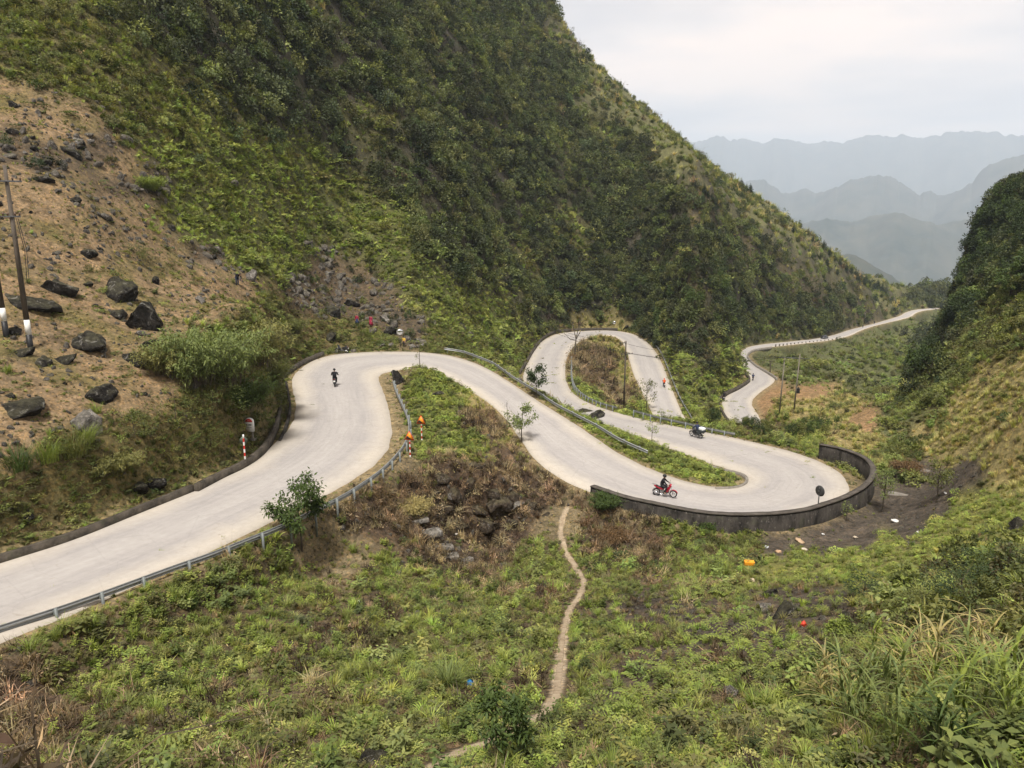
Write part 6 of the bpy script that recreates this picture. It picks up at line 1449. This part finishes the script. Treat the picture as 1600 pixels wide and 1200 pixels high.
bush(215, 405, 2.2, 1.6, 'dark bush in the middle of the orange slope', 'olive', 39)
bush(945, 795, 2.0, 1.3, 'bright green bush hanging over the start of the parapet wall', 'mid', 40, 'feather')
bush(1418, 745, 2.3, 1.8, 'rust coloured bush by the gully step', 'rust', 41, 'feather')
bush(1400, 752, 2.0, 1.2, 'green bush at the foot of the rust coloured one', 'mid', 42)
bush(1170, 858, 2.0, 1.0, 'dark rounded bush in front of the parapet wall', 'olive', 43)
bush(1105, 830, 1.3, .7, 'small green bush against the parapet wall', 'mid', 44)
bush(960, 842, 2.4, .7, 'rusty dry grass bush beside the footpath', 'rust', 46, 'feather')
bush(640, 800, 2.2, .9, 'straw coloured dead bush outside the guardrail curve', 'straw', 47, 'feather')
bush(1500, 935, 2.6, 1.3, 'dark leafy bush on the near right slope', 'dark', 49); bush(1570, 905, 2.8, 1.6, 'dark leafy bush at the right edge', 'dark', 50); bush(1440, 960, 2.0, 1.0, 'olive bush left of the dark right slope bushes', 'olive', 51)
bush(1350, 930, 2.0, 1.0, 'small dark bush above the burnt outcrop', 'dark', 52); bush(1310, 1000, 1.0, .8, 'lime green bush in front of the burnt outcrop', 'lime', 53)
# grass clumps on the brink of the bank
def clump(px, py, h, n, label, leaf, seed, w=.03, bend=(.3, 1.1), spread=.3, name='grass_clump', cat='grass clump', stems=False, group=None):
    rng = np.random.default_rng(seed); p = hit(px, py); root = empty(name, p, rng.uniform(0, 6))
    a = rng.uniform(0, 6.28, n); r = rng.uniform(0, spread, n) * h; B = np.stack([np.cos(a) * r, np.sin(a) * r, 0 * a - .05], 1); a2 = a + rng.normal(0, .6, n)
    VF = blades(B, np.stack([np.cos(a2), np.sin(a2), 0 * a], 1), h * rng.uniform(.45, 1.1, n), w * rng.uniform(.6, 1.3, n), rng.uniform(*bend, n), 7)
    if stems:
        P = []; Bl = [VF]
        for k in range(stems):
            aa = rng.uniform(0, 6.28); rr = rng.uniform(0, spread) * h; b = np.array([math.cos(aa) * rr, math.sin(aa) * rr, -.05]); hh = h * rng.uniform(.6, 1.05); ln = rng.uniform(0, .25)
            t = np.linspace(0, 1, 5)[:, None]; S = b + np.array([math.cos(aa) * ln * hh, math.sin(aa) * ln * hh, hh]) * t; P.append(S)
            nl = 9; f = rng.uniform(.3, 1, nl); base = b + np.array([math.cos(aa) * ln * hh, math.sin(aa) * ln * hh, hh]) * f[:, None]; la = rng.uniform(0, 6.28, nl)
            Bl.append(blades(base, np.stack([np.cos(la), np.sin(la), 0 * la], 1), rng.uniform(.35, .75, nl) * h * .75, w * 1.1 * rng.uniform(.7, 1.2, nl), rng.uniform(.5, 1.4, nl), 7))
        part('stalks', tubes(P, [np.linspace(.013, .006, 5)] * len(P), 5), M_STALK, root); VF = join([(v, f, 0) for v, f in Bl])[:2]
    leaf_obj('blades', VF, LM[leaf], root, rng); return tag(root, label, cat, group)
M_STALK = plain('green_stalk', (.16, .17, .06), .6)
for px, py, h, lf, lb in ((30, 735, 2.0, 'mid', 'dark grass clump hanging over the bank at the left edge'), (75, 722, 1.8, 'lime', 'bright grass clump hanging over the bank'), (115, 712, 2.3, 'olive', 'big tangled grass clump under the pale boulder'), (135, 690, 1.5, 'lime', 'bright grass clump beside the pale boulder'), (150, 645, 1.0, 'lime', 'bright green grass clump in front of the grey boulder'),
   (12, 582, .7, 'lime', 'lone broad-leaved green plant on the orange slope'), (100, 986, .9, 'lime', 'bright grass clump under the guardrail at left'), (45, 1018, .9, 'lime', 'broad bright grass clump at the left edge below the guardrail'), (140, 985, .8, 'lime', 'bright grass clump on the verge below the guardrail'), (208, 995, .7, 'lime', 'small bright grass clump among brown stems'), (272, 935, .9, 'lime', 'bright grass clump near a guardrail post'), (300, 948, .7, 'mid', 'dark grass clump right of a guardrail post'),
   (552, 862, .7, 'lime', 'bright grass clump below the leafy sapling'), (605, 920, .8, 'lime', 'bright round grass clump in the middle slope'), (520, 1030, .8, 'lime', 'bright grass clump in the lower weeds'), (560, 1030, .6, 'lime', 'small bright grass clump in the lower weeds'), (700, 1075, 1.6, 'pale', 'tall thin green reeds left of the blue bag'), (790, 995, 1.0, 'pale', 'tall grass clump beside the footpath'), (860, 880, 1.1, 'olive', 'grass clump leaning over the top of the footpath')):
    clump(px, py, h, 90 if h < 1.4 else 220, lb, lf, int(px * 7 + py), .028)
for k, (px, py, h, lf, lb) in enumerate(((1345, 1135, 1.7, 'pale', 'tall arching reed clump nearest the left of the reed bed'), (1405, 1165, 1.9, 'pale', 'reed clump with a bright drooping yellow blade'), (1440, 1095, 2.0, 'straw', 'yellowing reed clump in the middle of the bed'), (1490, 1140, 1.8, 'lime', 'bright reed clump right of the yellowing one'), (1545, 1120, 1.9, 'pale', 'reed clump by the right edge'), (1590, 1165, 1.7, 'lime', 'reed clump at the lower right corner'), (1380, 1070, 1.6, 'lime', 'reed clump standing behind the front row'), (1525, 1060, 1.6, 'straw', 'dry reed clump at the back of the bed'), (1300, 1105, 1.3, 'straw', 'short drooping reed clump at the far left of the bed'), (1470, 1195, 1.4, 'mid', 'dark reed clump at the bottom edge'))):
    clump(px, py, h, 30, lb, lf, 70 + k, .05, (.4, 1.25), .22, 'reed_clump', 'reeds', 7, 'reeds on the near right slope')
# creeping fern branches sprawling over the middle right
for k, (px, py, h, lb) in enumerate(((1130, 1000, 1.3, 'sprawling bright green creeper with ladder leaves'), (1060, 1060, 1.1, 'sprawling creeper below the burnt clearing'), (1190, 1050, 1.2, 'sprawling creeper left of the reeds'), (1010, 1110, 1.0, 'sprawling creeper right of the footpath'), (1100, 930, 1.1, 'sprawling creeper reaching toward the burnt clearing'))):
    rng = np.random.default_rng(150 + k); p = hit(px, py); root = empty('creeper', p, rng.uniform(0, 6)); Vs, B = [], []
    for q in range(13):
        a = q * .5 + rng.uniform(-.2, .2); L = h * rng.uniform(.8, 1.7); t = np.linspace(0, 1, 16)[:, None]; d = np.array([math.cos(a), math.sin(a), 0]); S = np.array([-d[1], d[0], 0])
        P = d * L * t + np.array([0, 0, 1]) * (.55 * h * np.sin(t * 2.4) * rng.uniform(.5, 1.1)) + S * (.12 * np.sin(t * 3 + q)); B.append(P)
        for sg in (1, -1): Vs.append((*leaves(P, S * sg + d * .35 + rdir(rng, 16) * .2, np.tile([0, 0, 1.], (16, 1)) + rdir(rng, 16) * .25, rng.uniform(.09, .15, 16), .07), 0))
    part('stems', tubes(B, [np.linspace(.012, .004, 16)] * len(B), 4), M_STALK, root); V, F, _ = join(Vs); leaf_obj('foliage', (V, F), LM['lime'], root, rng); tag(root, lb, 'creeper')
# conifers along the far ridge
def conifer_meshes(seed):
    rng = np.random.default_rng(seed); Vs = []
    for lv in range(14):
        z = .12 + .86 * lv / 14; R = .27 * (1 - lv / 14.5) * rng.uniform(.8, 1.15); nb = 9
        a = rng.uniform(0, 6.28) + np.arange(nb) * 2 * math.pi / nb
        for q in range(3):
            f = (q + .4) / 3; C = np.stack([np.cos(a) * R * f, np.sin(a) * R * f, 0 * a + z - R * f * .35], 1); L = R * rng.uniform(.5, .8, nb)
            Vs.append((*leaves(C, np.stack([np.cos(a), np.sin(a), 0 * a - .35], 1) + rdir(rng, nb) * .3, np.tile([0, 0, 1.], (nb, 1)) + rdir(rng, nb) * .3, L, L * .7), 0))
    V, F, _ = join(Vs); me = mesh_np('crown', V, F, [LM['conifer']]); set_attr(me, 'lv', 'FLOAT', 'FACE', np.clip(rng.normal(.45, .3, len(F)), 0, 1))
    return me, to_mesh('trunk', *cyl((0, 0, -.05), (0, 0, .85), .022, .006, 6), [M_BARK])
CON = [conifer_meshes(s) for s in (1, 2, 3)]
spots = [(1166,293),(1172,297),(1158,288),(1270,375),(1278,380),(1287,386),(1296,397),(1303,404),(1312,410),(1322,420),(1330,424),(1337,428),(1340,437),(1345,433),(1350,441),(1353,436),(1358,446),(1362,441),(1366,449),(1371,446),(1378,452),(1384,458),(1100,300),(1106,306),(1112,310),(1118,318),(1124,322),(1292,410),(1308,425),(1240,360),(1226,343)]
for k, (x, y) in enumerate(spots):
    p = hit(x, y + 4); h = RNG.uniform(11, 18) / FPX * project(p)[2]; c, t_ = CON[k % 3]
    root = empty('conifer', p, RNG.uniform(0, 6)); root.scale = (h * RNG.uniform(.9, 1.2),) * 2 + (h,)
    link('crown', c, root); link('trunk', t_, root); tag(root, 'small dark conifer on the far ridge line', 'conifer', 'conifers along the far ridge')
# broadleaf trees on the right cliff and under the mountain
def tree_meshes(seed, leaf):
    rng = np.random.default_rng(seed); tv, tips, _ = branchy(rng, .75, 9, .38, (rng.normal(0, .06), rng.normal(0, .06)), .03)
    V, F = crown(rng, 26, 40, .42, .95, .17, .55, lift=0); V = V + [0, 0, .68]
    me = mesh_np('crown', V, F, [LM[leaf]]); set_attr(me, 'lv', 'FLOAT', 'FACE', np.clip(rng.normal(.45, .3, len(F)), 0, 1)); return me, to_mesh('trunk', *tv, [M_BARK])
TRE = [tree_meshes(200 + k, lf) for k, lf in enumerate(('dark', 'dark', 'mid', 'olive', 'dark', 'mid'))]
def trees(poly_pts, n, size, label, group, mix=(0, 1, 4, 2)):
    for k in range(n):
        i = RNG.integers(len(poly_pts)); x, y, sx_, sy = poly_pts[i]; p = hit(x + RNG.normal(0, sx_), y + RNG.normal(0, sy))
        if raster(RD, p[:1], p[1:2])[0] < 3.3 or p[1] > 700: continue
        h = RNG.uniform(*size); root = empty('tree', p, RNG.uniform(0, 6)); root.scale = (h * RNG.uniform(.85, 1.2),) * 2 + (h,); c, t_ = TRE[mix[RNG.integers(len(mix))]]
        link('crown', c, root); link('trunk', t_, root); tag(root, label, 'tree', group)
trees([(1500,405,14,14),(1535,372,14,12),(1570,350,16,12),(1595,330,10,12),(1490,440,14,20),(1470,500,10,18),(1450,555,10,16),(1435,590,8,10),(1540,400,18,18),(1500,480,14,16),(1580,370,14,20)], 130, (3.0, 5.6), 'dark leafy tree crowding the cliff on the right', 'trees on the right cliff')
trees([(1540,440,20,15),(1575,400,15,15),(1560,470,25,18),(1590,450,10,20),(1590,420,12,14)], 20, (2.2, 4.2), 'green bushy tree on the slope right of the dark cliff', 'bushy trees on the right slope', (2, 3, 5, 2))
trees([(1485,402,6,8),(1505,385,6,6),(1540,350,8,6),(1580,322,8,6),(1600,310,6,6),(1478,432,4,10),(1474,470,4,10)], 26, (2.2, 4.2), 'dark tree on the edge of the right cliff against the haze', 'trees on the rim of the right cliff')
trees([(1050,470,30,25),(1100,500,20,15),(1150,500,10,14),(1080,440,30,20),(980,470,40,15),(870,470,40,15),(1010,510,10,4),(1130,430,20,20),(1040,520,8,6),(1190,500,20,8),(1250,505,20,6)], 60, (3.0, 5.5), 'dark tree at the foot of the mountain above the far bends', 'trees at the foot of the mountain', (0, 1, 2, 3))
trees([(1155,672,14,4),(1195,680,18,4),(1235,684,14,3),(1275,668,10,4),(1260,676,14,4),(1120,662,10,2)], 42, (.9, 1.9), 'leafy shrub on the terrace below the guardrail', 'shrubs along the terrace', (2, 3, 0, 5))
# ------------------------------------------------------------------ litter
def rag(px, py, w, col, label, flat=.28, cat='litter', seed=0):
    rng = np.random.default_rng(int(px + py)); p = hit(px, py); s = w / FPX * project(p)[2] / 2 * .72; col = tuple(c * .8 for c in col)
    V, F = ico(3); V = V * (1 + 1.5 * fbm(V[:, 0] * 1.7 + px, V[:, 1] * 1.7 + V[:, 2] * 2 + py, 4))[:, None] * [s, s * .75, s * flat * 1.3]
    nm = 'plastic_bag' if 'bag' in label else 'plastic_ball' if 'ball' in label else 'paper_scrap'
    o = link(nm, mesh_np(nm, V, F, [plain('litter_' + label.split()[0], col, .5, 0, .12)])); o.location = p + np.array([0, 0, s * flat * .5 + .04]); o.rotation_euler = (rng.normal(0, .2), rng.normal(0, .2), rng.uniform(0, 6)); return tag(o, label, cat, 'litter strewn on the ground')
rag(735, 1072, 19, (.03, .22, .55), 'blue plastic bag in the weeds', .8)
p = hit(1170, 888); s = 15 / FPX * project(p)[2]; o = link('carton', to_mesh('carton', *box(s, s * .5, s * .42, (0, 0, 0), .02), [plain('orange_carton', (.75, .30, .02), .6)])); o.location = p + np.array([0, 0, .34]); o.rotation_euler = (.1, 0, -.1); tag(o, 'orange carton lying on the grass', 'litter', 'litter strewn on the ground')
rag(1176, 909, 11, (.55, .45, .30), 'cream lump below the orange carton', .6); rag(1255, 979, 13, (.60, .06, .03), 'red ball of plastic between the burnt outcrops', .8)
for px, py, w, c, lb in ((1197, 856, 11, (.75, .76, .78), 'white bag left of the carton clearing'), (1399, 816, 18, (.72, .70, .66), 'white sheet on the dark gully floor'), (1286, 836, 8, (.78, .78, .76), 'white bag at the foot of the parapet wall'), (1336, 841, 12, (.62, .52, .38), 'cream scrap on the gully floor'), (1435, 833, 9, (.74, .73, .68), 'white scrap on the green edge of the gully'), (1257, 860, 13, (.6, .52, .42), 'cream flat scrap near the parapet foot'), (1249, 847, 18, (.5, .35, .22), 'tan rubble heap at the parapet foot'), (1216, 863, 14, (.6, .40, .24), 'tan scrap beside the dark bush'),
   (1446, 981, 14, (.55, .62, .66), 'pale blue bag behind the reeds'), (1391, 969, 16, (.7, .7, .68), 'white bag left of the pale blue one'), (560, 942, 9, (.76, .75, .7), 'white scrap in the middle slope'), (1477, 772, 8, (.78, .77, .74), 'white scrap by the gully tree'), (1039, 724, 6, (.78, .77, .74), 'white scrap on the wedge of the second bend'), (1072, 738, 5, (.78, .77, .74), 'tiny white scrap on the wedge of the second bend'), (640, 650, 5, (.75, .74, .70), 'white scrap behind the guardrail curve'), (1598, 940, 14, (.70, .70, .68), 'white scrap at the right edge'), (712, 836, 10, (.6, .55, .48), 'pale scrap at the steps')):
    rag(px, py, w, c, lb)
